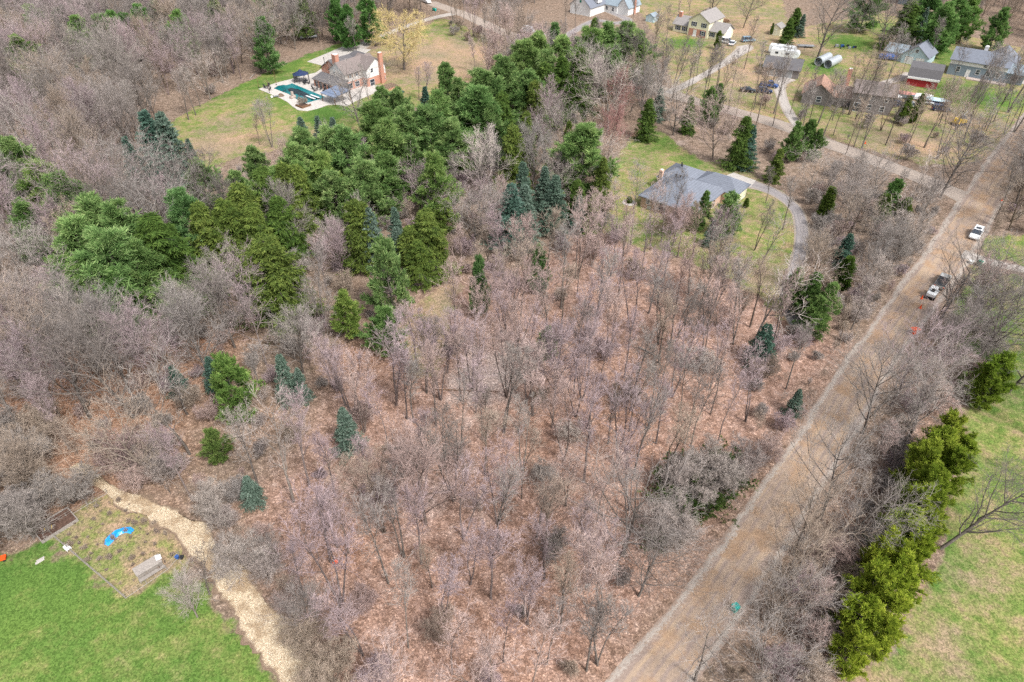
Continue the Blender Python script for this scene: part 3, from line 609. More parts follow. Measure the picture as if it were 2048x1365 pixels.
# ---------------------------------------------------------------- buildings
def wing(par, x0, x1, y0, y1, h, rise, ridge, wallm, roofm, kind='gable', over=0.45, z0=0.0, gablem=None, t=0.16, name='wall'):
    wb = MB().box(x0, x1, y0, y1, z0, h)
    if kind == 'gable':
        g = MB() if gablem else wb
        if ridge == 'x':
            ym = (y0 + y1) / 2; g.prism([(y0, h), (y1, h), (ym, h + rise)], x0, x1, 'x')
        else:
            xm = (x0 + x1) / 2; g.prism([(x0, h), (x1, h), (xm, h + rise)], y0, y1, 'y')
        if gablem: g.build('gable_wall', gablem, par)
    wb.build(name, wallm, par)
    rb = MB(); e = over
    if kind == 'gable':
        if ridge == 'x':
            ym = (y0 + y1) / 2; hw = (y1 - y0) / 2; dz = rise * e / hw; u = t
            rb.slab([(x0-e, y0-e, h-dz+u), (x1+e, y0-e, h-dz+u), (x1+e, ym, h+rise+u), (x0-e, ym, h+rise+u)], t)
            rb.slab([(x1+e, y1+e, h-dz+u), (x0-e, y1+e, h-dz+u), (x0-e, ym, h+rise+u), (x1+e, ym, h+rise+u)], t)
        else:
            xm = (x0 + x1) / 2; hw = (x1 - x0) / 2; dz = rise * e / hw; u = t
            rb.slab([(x0-e, y1+e, h-dz+u), (x0-e, y0-e, h-dz+u), (xm, y0-e, h+rise+u), (xm, y1+e, h+rise+u)], t)
            rb.slab([(x1+e, y0-e, h-dz+u), (x1+e, y1+e, h-dz+u), (xm, y1+e, h+rise+u), (xm, y0-e, h+rise+u)], t)
    elif kind == 'hip':
        a0, a1, b0, b1 = x0-e, x1+e, y0-e, y1+e; z = h - 0.05
        hw = min(a1-a0, b1-b0) / 2
        if ridge == 'x': p, q = (a0+hw, (b0+b1)/2, h+rise), (a1-hw, (b0+b1)/2, h+rise)
        else: p, q = ((a0+a1)/2, b0+hw, h+rise), ((a0+a1)/2, b1-hw, h+rise)
        v = [(a0,b0,z),(a1,b0,z),(a1,b1,z),(a0,b1,z),(a0,b0,z+t),(a1,b0,z+t),(a1,b1,z+t),(a0,b1,z+t),p,q]
        f = [(3,2,1,0),(0,1,5,4),(1,2,6,5),(2,3,7,6),(3,0,4,7)]
        f += [(4,5,9,8),(5,6,9),(6,7,8,9),(7,4,8)] if ridge == 'x' else [(4,5,8),(5,6,9,8),(6,7,9),(7,4,8,9)]
        rb.add(v, f)
    elif kind == 'lean':     # high edge at +x side ('x') or +y side ('y')
        if ridge == 'x': rb.slab([(x0-e, y0-e, h), (x1, y0-e, h+rise), (x1, y1+e, h+rise), (x0-e, y1+e, h)], t)
        else: rb.slab([(x0-e, y0-e, h), (x1+e, y0-e, h), (x1+e, y1, h+rise), (x0-e, y1, h+rise)], t)
    return rb.build('roof', roofm, par)
def opening(par, face, plane, u, z, w_, h_, name='window', framem='white', panem='glass', shutter=None, fr=0.09, mull=True):
    "frame proud of the wall with a pane in it; face is '-x' or '-y' (u runs along the wall)"
    def bx(mb, u0, u1, z0, z1, d0, d1):
        if face == '-x': mb.box(plane-d1, plane-d0, u0, u1, z0, z1)
        elif face == '-y': mb.box(u0, u1, plane-d1, plane-d0, z0, z1)
        else: mb.box(plane+d0, plane+d1, u0, u1, z0, z1)
        return mb
    f = MB(); a, b_, c, d = u-w_/2, u+w_/2, z, z+h_
    bx(f, a-fr, b_+fr, c-fr, c, -.02, .07); bx(f, a-fr, b_+fr, d, d+fr, -.02, .07); bx(f, a-fr, a, c, d, -.02, .065); bx(f, b_, b_+fr, c, d, -.02, .065)
    if mull: bx(f, a, b_, (c+d)/2-.03, (c+d)/2+.03, 0.03, .06)
    if name == 'window':
        fo = f.build('window', M[framem], par); bx(MB(), a, b_, c, d, -.02, .028).build('pane', M[panem], fo)
    else:
        fo = bx(MB(), a, b_, c, d, -.02, .03).build(name, M[panem], par); f.build('frame', M[framem], fo)
    if shutter:
        for s in (-1, 1):
            x = u + s * (w_/2 + fr + 0.28); bx(MB(), x-.24, x+.24, c-.03, d+.03, -.02, .045).build('shutter', M[shutter], par)
    return fo
def chimney(par, x0, x1, y0, y1, z0, z1, mat='brick'):
    c = MB().box(x0, x1, y0, y1, z0, z1).box(x0-.06, x1+.06, y0-.06, y1+.06, z1-.35, z1-.12).build('chimney', M[mat], par)
    MB().box(x0+.15, x1-.15, y0+.15, y1-.15, z1-.05, z1+.12).build('chimney_cap', M['white'], c); return c
def post(mb, x, y, z0, z1, r=0.09): return mb.box(x-r, x+r, y-r, y+r, z0, z1)
A50 = R(50)
CLEAR = []     # (x, y, radius) where no random tree may stand

def house(name, label, px, py, z=0, rz=A50, cat='house'):
    xy = at(px, py, z); return thing(name, label, cat, xy, rz)

# --- single-storey ranch house in the middle right (origin: its left brick corner)
h = house('ranch_house', 'low brick ranch house with a wide grey hip roof beside the curved driveway', 1283, 392, 2.6, R(51))
wing(h, 0, 14, -12.8, 0, 2.7, 3.3, 'x', M['palebrick'], M['roof_grey'], 'hip', 0.6)
wing(h, 13.2, 19.5, -16.0, -6, 2.7, 2.2, 'y', M['palebrick'], M['roof_grey'], 'hip', 0.5)
wing(h, 10.5, 19, -6, 1.6, 2.72, 2.5, 'y', M['palebrick'], M['roof_grey'], 'hip', 0.5)
opening(h, '-x', 0, -5.0, 0.9, 1.5, 1.4); opening(h, '-x', 0, -9.6, 0.9, 1.6, 1.4); opening(h, '-x', 0, -1.8, 1.2, 0.8, 1.0)
opening(h, '-y', -12.8, 4, 0.9, 1.6, 1.4); opening(h, '-y', -12.8, 9.5, 0.2, 1.0, 2.1, 'door', 'white', 'brownwood')
opening(h, '-x', 13.2, -14.6, 0.9, 1.6, 1.2); opening(h, '-y', -16.0, 16.8, 0.15, 4.6, 2.2, 'garage_door', 'white', 'cream', mull=False)
vb = MB()
for x, y, z in ((13.6, -2.2, 5.3), (14.6, -1.6, 5.2), (8.5, -4.5, 5.2), (5.5, -3.0, 4.3), (2.2, -4.2, 3.6), (3.2, -7.4, 4.1), (9.5, -3.0, 4.7)):
    MB().bar((x, y, z-.3), (x, y, z+.35), 0.13, 8).box(x-.2, x+.2, y-.2, y+.2, z+.35, z+.42).build('roof_vent', M['black'], h)
chimney(h, 10.0, 10.9, 0.7, 1.5, 2.4, 4.6, 'palebrick')
CLEAR.append((*at(1390, 385), 16))
a = thing('air_conditioner', 'small grey air-conditioning box by the ranch house wall', 'air conditioner', at(1299, 418), R(51))
MB().box(-.45, .45, -.45, .45, 0, .8).build('cabinet', M['steel'], a, 0.04); MB().bar((0, 0, .8), (0, 0, .86), .36, 14).build('fan_grille', M['black'], a)
x, y = at(1258, 406); a = thing('round_shrub', 'small dark round shrub in a pale stone ring near the ranch corner', 'shrub', (x, y)); SHRUB_RING = a
MB().bar((0, 0, 0.0), (0, 0, .1), 1.5, 18).build('stone_ring', M['concrete'], a)

# --- brick house with a pool (origin: bottom near corner of the two-storey block)
h = house('brick_house', 'two-storey brick and white siding house with chimneys beside the swimming pool', 690, 152, 4.6, A50)
h.scale = (.86, .86, .9)
wing(h, 0, 15, 0, 8.6, 5.6, 2.9, 'x', M['pinkstone'], M['roof_brown'], gablem=M['whitesiding'])
MB().box(-.03, 15.03, -.04, 8.6, -0.5, 2.7).build('brick_wall', M['brick'], h)
wing(h, 7.5, 16.2, -2.6, 6, 5.9, 2.9, 'y', M['whitesiding'], M['roof_brown'])
MB().box(7.46, 16.24, -2.64, 6, -0.5, 2.9).build('brick_wall', M['brick'], h)
wing(h, 4, 13, 8, 19, 3.4, 3.4, 'x', M['brick'], M['roof_dark'], 'gable')
wing(h, 12, 20, 4, 17, 4.8, 2.9, 'y', M['pinkstone'], M['roof_dark'], 'hip')
wing(h, -4.2, 0, -1.5, 13, 2.7, 1.25, 'x', M['glass'], M['roof_dark'], 'lean', 0.5)
b_ = MB()
for i in range(7):
    y = -1.4 + i * 2.35; b_.box(-4.35, -3.75, y-.32, y+.32, 0, 2.25)
b_.box(-4.38, -3.8, -1.7, 13.2, 2.25, 2.72).build('arcade', M['brick'], h)
chimney(h, 13.2, 14.7, -3.7, -2.66, -.3, 10.2); chimney(h, 2.2, 3.8, 7.2, 9.2, 4, 9.9)
for y in (2.0, 6.0): opening(h, '-x', 0, y, 3.9, 0.9, 1.3)
for x in (2.2, 5.2): opening(h, '-y', 0, x, 3.9, 1.0, 1.2, shutter='brownwood')
for x in (1.6, 4.8): opening(h, '-y', -.04, x, 0.5, 1.9, 1.7)
opening(h, '-y', -2.6, 10.0, 4.5, 1.0, 1.2); opening(h, '-y', -2.64, 9.6, 0.1, 2.0, 2.1, 'door', 'white', 'glass'); opening(h, '-y', -2.64, 15.4, 0.8, .8, 1.1)
opening(h, '-x', 7.46, -1.3, 0.6, 1.4, 1.8)
CLEAR += [(*at(700, 165), 15)]
g = thing('garden_bed', 'straw coloured raised bed at the end of the brick house', 'garden bed', at(775, 176), A50)
MB().prism([(-3, -2), (3, -2.3), (3.4, 1.8), (-2.6, 2.2)], 0, .35).build('stone_edge', M['brick'], g)
MB().prism([(-2.8, -1.8), (2.8, -2.1), (3.1, 1.6), (-2.4, 2.0)], .3, .5).build('dry_grass', M['chips'], g)
M['spa'] = simple('dull_green_vinyl', (0.05, 0.1, 0.075))
g = thing('pool_equipment', 'dark green covered spa with a blue bin behind the brick house', 'spa', at(790, 188), A50)
MB().box(-2.6, 2.6, -1.5, 1.5, 0, .5).build('green_cover', M['spa'], g, .05); MB().box(1.2, 2.2, -.4, .4, .5, 1.1).build('blue_bin', M['bluepaint'], g, .05)

# pool deck and cover
pad('pool_deck', [(517,179),(548,168),(601,154),(632,146),(642,139),(668,150),(690,165),(735,172),(762,172),(757,184),(735,193),(712,203),(694,213),(672,210),(655,211),(636,218),(614,223),(596,221),(585,214),(575,205),(560,197)], M['paver'], 0.1)
m, n, bb_ = newmat('pool_cover_fabric'); pos = nd(n, 'ShaderNodeTexCoord').outputs['Object']
f1 = noise(n, 0.16, 5, 0.65, pos, 1.2); f2 = noise(n, 1.5, 3, 0.6, pos)
n.links.new(mixc(n, sstep(n, f1, 0.5, 0.58), (0.005, 0.155, 0.165), (0.005, 0.1, 0.115)), bb_.inputs['Base Color']); bb_.inputs['Roughness'].default_value = 0.25; bb_.inputs['Specular IOR Level'].default_value = 0.5
M['wetleaf'] = simple('wet_leaf_mat', (0.012, 0.025, 0.032), 0.6, 0.8, 0.3)
p = thing('pool_cover', 'teal safety cover over the swimming pool with a dark wet patch', 'pool cover', at(600, 185), 0)
c0 = np.array(at(600, 185)); G = gp([(548,178),(556,173),(567,171),(573,172),(584,168),(650,195),(642,199),(610,208),(600,204),(577,189),(566,185)]) - c0
MB().prism([tuple(q) for q in G], 0.03, 0.16).build('cover_sheet', m, p)
G2 = gp([(566,185),(571,182),(573,178)]) - c0
G3 = gp([(576,179),(583,177),(590,179),(597,180),(606,184),(613,187),(619,191),(617,195),(609,196),(604,193),(598,193),(593,189),(588,190),(582,185),(577,184)]) - c0
MB().prism([tuple(q) for q in G3], 0.12, 0.175).build('wet_leaves', M['wetleaf'], p)
p2 = MB()
for i in range(2): p2.bar((*G2[i], .2), (*G2[i+1], .2), .09)
p2.build('rolled_edge', M['black'], p)
for k, (px_, py_) in enumerate(((622, 199), (631, 197))):
    d = thing('diving_board', ['white diving board nearer the small pool-side tree', 'white diving board nearer the grey pavilion'][k], 'diving board', (*at(px_, py_), .1), R(-40), 'two white boards at the pool end')
    MB().box(-2.2, 2.0, -.28, .28, .45, .52).build('board', M['white'], d, .02); MB().box(.6, 1.4, -.35, .35, 0, .45).build('stand', M['black'], d)
# gazebo
g = thing('gazebo', 'dark blue-black eight-sided gazebo at the far side of the pool', 'gazebo', (*at(604, 164), .1))
rf = MB(); N8 = 8
ring = [(2.6*math.cos(i*math.pi/4), 2.6*math.sin(i*math.pi/4)) for i in range(8)]
rf.add([(x, y, 2.4) for x, y in ring] + [(x*.3, y*.3, 3.2) for x, y in ring] + [(0, 0, 3.5)], [(i, (i+1) % 8, 8+(i+1) % 8, 8+i) for i in range(8)] + [(8+i, 8+(i+1) % 8, 16) for i in range(8)]).build('canopy', M['carnavy'], g)
MB().bar((0, 0, 3.3), (0, 0, 3.75), .7, 8, .1).build('top_vent', M['carnavy'], g)
for x, y in ring: post(MB(), x*.94, y*.94, 0, 2.42, .06).build('post', M['black'], g)
MB().prism([(x*.95, y*.95) for x, y in ring[3:6]] + [(x*.9, y*.9) for x, y in ring[3:6][::-1]], .2, 2.3).build('curtain', M['grey'], g)
def patio_set(px, py, label, r=0.6, nch=3):
    t = thing('patio_table', label, 'table', (*at(px, py), .1)); MB().bar((0, 0, .7), (0, 0, .74), r, 14).build('table_top', M['black'], t); MB().bar((0, 0, 0), (0, 0, .7), .06).build('pedestal', M['black'], t); return t
def patio_chair(px, py, rz, label, grp, mat='black'):
    t = thing('patio_chair', label, 'chair', (*at(px, py), .1), rz, grp)
    MB().box(-.3, .3, -.3, .3, .38, .46).build('seat', M[mat], t); MB().add([(-.3,.26,.42),(.3,.26,.42),(.3,.45,1.15),(-.3,.45,1.15),(-.3,.31,.42),(.3,.31,.42),(.3,.5,1.15),(-.3,.5,1.15)], [(0,1,2,3),(7,6,5,4),(0,4,5,1),(1,5,6,2),(2,6,7,3),(3,7,4,0)]).build('backrest', M[mat], t)
    for sx in (-.27, .27):
        MB().box(sx-.05, sx+.05, -.34, .34, .6, .65).build('armrest', M[mat], t)
        for sy in (-.27, .27): post(MB(), sx, sy, 0, .6 if sy < 0 else .4, .03).build('leg', M[mat], t)
    return t
patio_set(612, 167, 'dark table under and beside the gazebo edge', .9); patio_set(635, 182, 'small dark round table between patio chairs on the pool deck')
patio_set(536, 178, 'low dark fire table at the far left corner of the pool deck', .5)
for k, (px_, py_, rz, l_) in enumerate([(627, 180, 1.2, 'tall dark patio chair left of the small round table'), (630, 184, 2.4, 'dark patio chair in front of the small round table'), (642, 181, -1.2, 'dark patio chair right of the small round table'), (648, 185, -2, 'low dark stool-like chair nearest the grey pavilion'), (531, 178, 1, 'dark patio chair left of the corner fire table'), (538, 175, 0, 'dark patio chair behind the corner fire table'), (540, 182, -2, 'dark patio chair right of the corner fire table'), (618, 169, -1, 'dark patio chair by the gazebo table'), (610, 170, 2.5, 'dark patio chair in front of the gazebo')]):
    patio_chair(px_, py_, rz, l_, 'dark patio chairs on the pool deck')
# pavilion with grey-blue roof
g = thing('pavilion', 'open pavilion with a grey-blue shed roof at the right end of the pool', 'pavilion', (*at(672, 196, 1), .1), A50)
MB().slab([(-3.0, -3.2, 2.5), (3.2, -3.2, 3.1), (3.2, 3.2, 3.1), (-3.0, 3.2, 2.5)], .15).build('roof', M['roof_slate'], g)
for x in (-2.7, 2.9):
    for y in (-2.9, 2.9): post(MB(), x, y, 0, 2.5 if x < 0 else 2.95).build('post', M['brownwood'], g)
for k, (px_, py_) in enumerate(((518, 176), (539, 186), (553, 171))):
    d = thing('light_pole', ['brown string-light pole at the far left corner of the pool deck', 'brown string-light pole on the near left edge of the pool deck', 'brown string-light pole behind the narrow end of the pool'][k], 'pole', (*at(px_, py_), 0), 0, 'string-light poles round the pool')
    MB().bar((0, 0, 0), (0, 0, 4.2), .07, 6, .05).build('pole', M['brownwood'], d); MB().bar((0, 0, 0), (0, 0, .3), .18, 8).build('base', M['black'], d)
g = thing('stone_fountain', 'reddish stone water feature on the near side of the pool', 'fountain', (*at(586, 197), .1), A50)
MB().box(-.9, .9, -.5, .5, 0, .7).build('stone_base', M['stone'], g, .1); MB().box(-.35, .35, -.3, .3, .7, 1.9).build('stone_pillar', M['stone'], g, .1)
g = thing('planter', 'angular low planter with a small bare tree at the near corner of the pool', 'planter', (*at(607, 213), .1), A50)
MB().prism([(-1.6, -1.6), (1.6, -1.6), (1.6, -1.2), (-1.2, -1.2), (-1.2, 1.6), (-1.6, 1.6)], 0, .5).build('timber_edge', M['brownwood'], g); MB().box(-1.2, 1.2, -1.2, 1.2, 0, .3).build('soil', M['soil'], g)
g = thing('ornamental_boulder', 'tan ornamental mound at the left near edge of the pool deck', 'mound', (*at(562, 193), .1)); MB().bar((0, 0, 0), (0, 0, .7), 1.1, 9, .5).build('straw_clump', M['chips'], g, .1)
g = thing('sun_lounger', 'pale cushioned lounger with white box at the left near edge of the pool deck', 'lounger', (*at(553, 195), .1), R(20)); MB().box(-.9, .9, -.35, .35, .2, .4).build('cushion', M['grey'], g, .05); MB().box(-1.6, -1.0, -.4, .4, 0, .45).build('side_box', M['white'], g, .04)
for k, (px_, py_) in enumerate(((659, 176), (676, 183))):
    g = thing('round_planter', ['round stone planter at the left of the arcade', 'round stone planter at the middle of the arcade'][k], 'planter', (*at(px_ - 12, py_ - 6), .1), 0, 'round stone planters by the arcade')
    MB().bar((0, 0, 0), (0, 0, .55), 1.5, 16).build('stone_wall', M['stone'], g); MB().bar((0, 0, .5), (0, 0, .6), 1.25, 14).build('soil', M['soil'], g)
g = thing('patio_heater', 'thin dark flag-like pole behind the arcade roof', 'pole', (*at(651, 138), 0)); MB().bar((0, 0, 0), (0, 0, 3.4), .09).build('pole', M['black'], g); MB().bar((0, 0, 3.4), (0, 0, 3.6), .2, 8).build('cap', M['black'], g)
p = thing('utility_pole', 'tall pale utility pole at the edge of the upper left woods', 'utility pole', at(543, 142))
MB().bar((0, 0, 0), (0, 0, 12.5), .17, 8, .12).build('pole', M['wood'], p); MB().box(-1.1, 1.1, -.07, .07, 11.6, 11.75).build('crossarm', M['wood'], p); MB().bar((.3, 0, 10.6), (.3, 0, 11.4), .22, 10).build('transformer', M['white'], p)

# --- cream house
h = house('cream_house', 'cream two-storey house with black shutters and one-storey wings, green lawn in front', 1374, 70, 0, A50)
wing(h, 0, 11.5, -8.2, 0, 5.6, 2.5, 'x', M['cream'], M['roof_tan'])
MB().box(-.04, 2, -7.4, -.4, 0, 2.6).build('brick_wall', M['brick'], h)
wing(h, 1.2, 8.6, 0, 6.8, 2.8, 2.3, 'y', M['cream'], M['roof_tan']); wing(h, .8, 8.4, -14.2, -8.2, 2.8, 2.3, 'y', M['cream'], M['roof_tan'], gablem=M['whitesiding'])
for y in (-2.2, -6.2): opening(h, '-x', 0, y, 3.5, 0.9, 1.4, shutter='carnavy')
opening(h, '-x', -.04, -3.0, .1, 1.1, 2.1, 'door', 'white', 'white'); opening(h, '-x', -.04, -6.2, .7, .9, 1.5, shutter='carnavy')
for y in (4.8, 2.0): opening(h, '-x', 1.2, y, .8, .9, 1.4, shutter='carnavy')
for y in (-9.6, -12.4): opening(h, '-x', .8, y, .8, .9, 1.4, shutter='carnavy')
opening(h, '-y', -14.2, 4.5, .1, 4.2, 2.2, 'garage_door', 'white', 'white', mull=False)
MB().box(-.9, 0, -3.8, -2.2, 0, .3).build('front_step', M['concrete'], h)
chimney(h, 3.8, 4.9, 5.2, 6.4, 3, 6.4)
CLEAR += [(*at(1395, 75), 14)]
# --- white house at the top edge
h = house('white_house', 'large white house and double garage with a pale blue roof at the top edge', 1140, 26, 0, A50)
wing(h, 0, 11, -10, 0, 3.4, 4.2, 'x', M['whitesiding'], M['roof_grey'])
wing(h, 10.5, 20, -16, -3, 3.2, 3.6, 'y', M['whitesiding'], M['roof_blue']); wing(h, 11, 20, -21, -16, 3.2, 3.2, 'x', M['whitesiding'], M['roof_blue'])
for y in (-2.7, -7.2): opening(h, '-x', 0, y, .1, 3.2, 2.5, 'garage_door', 'white', 'whitesiding', mull=False)
opening(h, '-x', 0, -5, 4.6, 1.0, 1.5, panem='green')
wing(h, 5, 8, -10.1, -5, 5.9, 1.2, 'y', M['whitesiding'], M['roof_grey'], z0=4.2)
for y in (-8, -11, -14): opening(h, '-x', 10.5, y, .9, .9, 1.4)
opening(h, '-x', 10.5, -6, .1, 1.8, 2.2, 'door', 'white', 'glass')
chimney(h, 15, 16, -21.6, -21.05, 0, 8, 'brick')
CLEAR += [(*at(1160, 25), 10), (*at(1225, 15), 12)]
# --- dark brick house on the right
h = house('dark_brick_house', 'grey-brown brick house with two gabled blocks and a rusty brown roof', 1601, 206, 0, R(66))
wing(h, 0, 9, -8.5, 0, 3.0, 3.0, 'x', M['darkstone'], M['roof_rust'])
wing(h, 2, 9, -13.2, -8.5, 2.6, 2.0, 'y', M['darkstone'], M['roof_rust'])
wing(h, -.8, 7, -24, -13.2, 5.4, 2.2, 'y', M['darkstone'], M['roof_brown'])
chimney(h, 8.4, 9.6, -11.6, -10.4, 0, 8.6)
opening(h, '-x', 0, -4.6, .9, 1.2, 1.5)
for y in (-15.2, -18.4, -22): opening(h, '-x', -.8, y, 3.5, .9, 1.4)
for y in (-18.2, -21.6): opening(h, '-x', -.8, y, .9, 1.1, 1.4)
opening(h, '-x', -.8, -15, .1, 1.6, 2.3, 'door', 'white', 'glass'); opening(h, '-x', 2, -10.6, .9, 1.8, 1.2)
CLEAR += [(*at(1640, 190), 9), (*at(1700, 190), 11)]
# --- dark garage
h = house('dark_garage', 'dark garage with a low grey-black roof in front of the white travel trailers', 1524, 150, 0, R(66), 'garage')
wing(h, 0, 11, -11, 0, 2.6, 1.9, 'y', M['darkstone'], M['roof_dark'])
opening(h, '-x', 0, -3, .1, 2.8, 2.1, 'garage_door', 'white', 'grey', mull=False); opening(h, '-x', 0, -7.5, .1, 2.8, 2.1, 'garage_door', 'white', 'grey', mull=False)
CLEAR += [(*at(1548, 138), 10)]
# --- blue-grey house, right
h = house('blue_grey_house', 'long blue-grey two-storey house with pale upper band at the right edge', 1892, 148, 0, R(54))
wing(h, 0, 8.5, -16, 0, 4.8, 2.6, 'y', M['bluesiding'], M['roof_grey'])
MB().box(-.05, .2, -16.02, .02, 3.4, 4.8).build('upper_band', M['whitesiding'], h)
wing(h, 5, 15, -17.5, -9, 4.6, 2.8, 'x', M['bluesiding'], M['roof_grey']); wing(h, 1, 8, -21, -16, 3.2, 1.8, 'y', M['bluesiding'], M['roof_blue'])
for y in (-2.8, -8.4, -11.4, -14): opening(h, '-x', 0, y, 1.3, 1.0, 1.4)
opening(h, '-x', -.05, -9.8, 3.7, .8, .8); opening(h, '-x', 1, -18.5, .9, 1.6, 1.5); opening(h, '-x', 0, -5.8, .1, 1.0, 2.1, 'door', 'white', 'white')
MB().box(-2.4, -.05, -17, -6, 0, .25).build('patio', M['stone'], h)
chimney(h, 6.0, 7.0, -8.4, -7.4, 4, 8.4, 'whitesiding')
CLEAR += [(*at(1925, 140), 11), (*at(1975, 150), 10)]
# --- red barn garage with gambrel roof
h = house('red_barn', 'small red barn with a grey gambrel roof behind the parked boats', 1811, 170, 0, R(60), 'barn')
wb = MB().box(0, 8.6, -8.5, 0, 0, 2.7); pr_ = [(0, 2.7), (8.6, 2.7), (7.3, 5.0), (4.3, 6.1), (1.3, 5.0)]; wb.prism(pr_, -8.5, 0, 'y').build('wall', M['redsiding'], h)
r_ = MB()
for a_, b2 in (((-.35, 2.35), (1.2, 5.1)), ((1.2, 5.1), (4.3, 6.25)), ((4.3, 6.25), (7.4, 5.1)), ((7.4, 5.1), (8.95, 2.35))):
    r_.slab([(a_[0], -8.9, a_[1]), (b2[0], -8.9, b2[1]), (b2[0], .4, b2[1]), (a_[0], .4, a_[1])], .12)
r_.build('roof', M['roof_dark'], h)
MB().box(-.4, -.05, -8.7, .2, 2.15, 2.75).build('white_fascia', M['white'], h)
opening(h, '-x', 0, -4.2, .1, 3.4, 1.9, 'sliding_door', 'redsiding', 'redsiding')
CLEAR += [(*at(1845, 150), 9)]
h = house('pale_blue_garage', 'pale blue gabled garage with a grey roof behind the red barn', 1800, 125, 0, R(48), 'garage')
wing(h, 0, 9, -8, 0, 3, 3, 'x', M['paleblue'], M['roof_grey']); wing(h, 1, 8, 0, 6, 2.6, 1.8, 'y', M['paleblue'], M['roof_blue'])
opening(h, '-x', 0, -2.4, .1, 2.4, 2.2, 'garage_door', 'white', 'white', mull=False); opening(h, '-x', 0, -5.8, .1, 2.4, 2.2, 'garage_door', 'white', 'white', mull=False); opening(h, '-x', 0, -4, 3.9, .9, .9)
CLEAR += [(*at(1825, 110), 10)]
h = house('far_blue_house', 'slate-blue roofed house partly hidden by trees at the top right', 1795, 8, 0, A50)
wing(h, 0, 9, -9, 0, 3, 3, 'y', M['bluesiding'], M['roof_grey']); opening(h, '-x', 0, -4, .9, 1.2, 1.4)
def shed(label, px, py, L_, W_, H_, rise, wm, rm, rz=A50, door=True):
    s = house('shed', label, px, py, 0, rz, 'shed'); wing(s, 0, L_, -W_, 0, H_, rise, 'x', M[wm], M[rm], over=.2)
    opening(s, '-x', 0, -W_/2, .05, 1.0, min(1.9, H_-.2), 'door', 'white', wm, mull=False); CLEAR.append((*at(px+8, py), 5)); return s
shed('white shed directly behind the roof of the cream house', 1401, 37, 3.6, 3.4, 2.6, 1, 'whitesiding', 'roof_brown')
shed('pale blue domed garden shed between the white and cream houses', 1291, 43, 3.8, 3.6, 2.0, 1, 'paleblue', 'roof_blue')
shed('white shed with a small cedar against its wall in the open yard', 1538, 69, 4.5, 4, 2.6, 1.2, 'cream', 'roof_tan')
s = thing('boat_cover', 'white dome-shaped covered trailer behind the cream house', 'covered boat', at(1435, 45), R(30)); MB().box(-1.6, 1.6, -.9, .9, .4, 1.1).box(-1.2, 1.2, -.7, .7, 1.1, 1.6).build('cover', M['white'], s, .15); MB().bar((-.4, -.9, .3), (-.4, .9, .3), .3, 10).build('wheel', M['rubber'], s)
s = thing('log_pile', 'low brown pile of logs behind the cream house', 'log pile', at(1450, 44), R(20)); 
for i in range(6): MB().bar((-1.4, i*.45-1.1, .25 + (i % 2)*.3), (1.4, i*.45-1, .25 + (i % 2)*.3), .22).build('log', M['brownwood'], s)

# ---------------------------------------------------------------- vehicles
def car(label, px, py, rz, paint, kind='suv', grp='parked and passing cars', name='parked_car', cat='car'):
    t = thing(name, label, cat, (*at(px, py), .05), rz, grp); CLEAR.append((*at(px, py), 3.5))
    Ln = {'suv': 4.8, 'pickup': 5.6, 'van': 5.0, 'sedan': 4.7, 'cargo': 6.0}[kind]; h = Ln/2; w_ = .93
    hood = {'suv': .95, 'pickup': .98, 'van': 1.0, 'sedan': .85, 'cargo': 1.2}[kind]; top = {'suv': 1.7, 'pickup': 1.8, 'van': 1.85, 'sedan': 1.42, 'cargo': 2.6}[kind]
    bd = MB().prism([(-h, .35), (h-.1, .35), (h, .6), (h-.15, hood-.12), (h-1.2, hood), (-h+.05, hood)], -w_, w_, 'y').build('body', M[paint], t, .09)
    if kind == 'pickup': c0, c1, r0, r1 = -.9, 1.35, -.65, .7
    elif kind in ('van', 'cargo'): c0, c1, r0, r1 = -h+.1, h-1.0, -h+.25, h-1.9
    elif kind == 'suv': c0, c1, r0, r1 = -h+.1, 1.15, -h+.5, .4
    else: c0, c1, r0, r1 = -1.7, 1.1, -1.0, .35
    f = w_ - .04; g = w_ - .2
    MB().add([(c0,-f,hood-.03),(c1,-f,hood-.03),(c1,f,hood-.03),(c0,f,hood-.03),(r0,-g,top-.05),(r1,-g,top-.05),(r1,g,top-.05),(r0,g,top-.05)], [(3,2,1,0),(4,5,6,7),(0,1,5,4),(1,2,6,5),(2,3,7,6),(3,0,4,7)]).build('windows', M['glass'] if kind != 'cargo' else M[paint], t, .03)
    MB().box(r0+.02, r1-.02, -g-.02, g+.02, top-.06, top).build('roof', M[paint], t, .03)
    if kind == 'suv': MB().box(-.9, .1, -.5, .5, top, top+.02).build('sunroof', M['glass'], t)
    if kind == 'pickup': MB().box(-h+.1, -1.0, -w_+.08, w_-.08, hood, hood+.07).build('bed_cover', M['carblack'], t, .02)
    if kind in ('van', 'suv'):
        pl_ = MB()
        for sx in (c0+.35, (c0+c1)/2, c1-.75):
            for sy in (-1, 1): pl_.box(sx-.05, sx+.05, sy*(w_-.13)-.04, sy*(w_-.13)+.04, hood, top-.05)
        pl_.build('pillar', M[paint], t)
    for sx in (-h+.95, h-.95):
        for sy in (-1, 1):
            wh = MB().bar((sx, sy*(w_-.2), .34), (sx, sy*(w_+.02), .34), .34, 14).build('wheel', M['rubber'], t); MB().bar((sx, sy*(w_), .34), (sx, sy*(w_+.04), .34), .19, 10).build('rim', M['steel'], wh)
    for sy in (-.65, .65): MB().box(h-.16, h-.02, sy-.18, sy+.18, hood-.36, hood-.2).build('headlight', M['lamp'], t, .02)
    for sy in (-.75, .75): MB().box(-h-.02, -h+.08, sy-.12, sy+.12, hood-.3, hood-.1).build('tail_light', M['orange'], t)
    return t
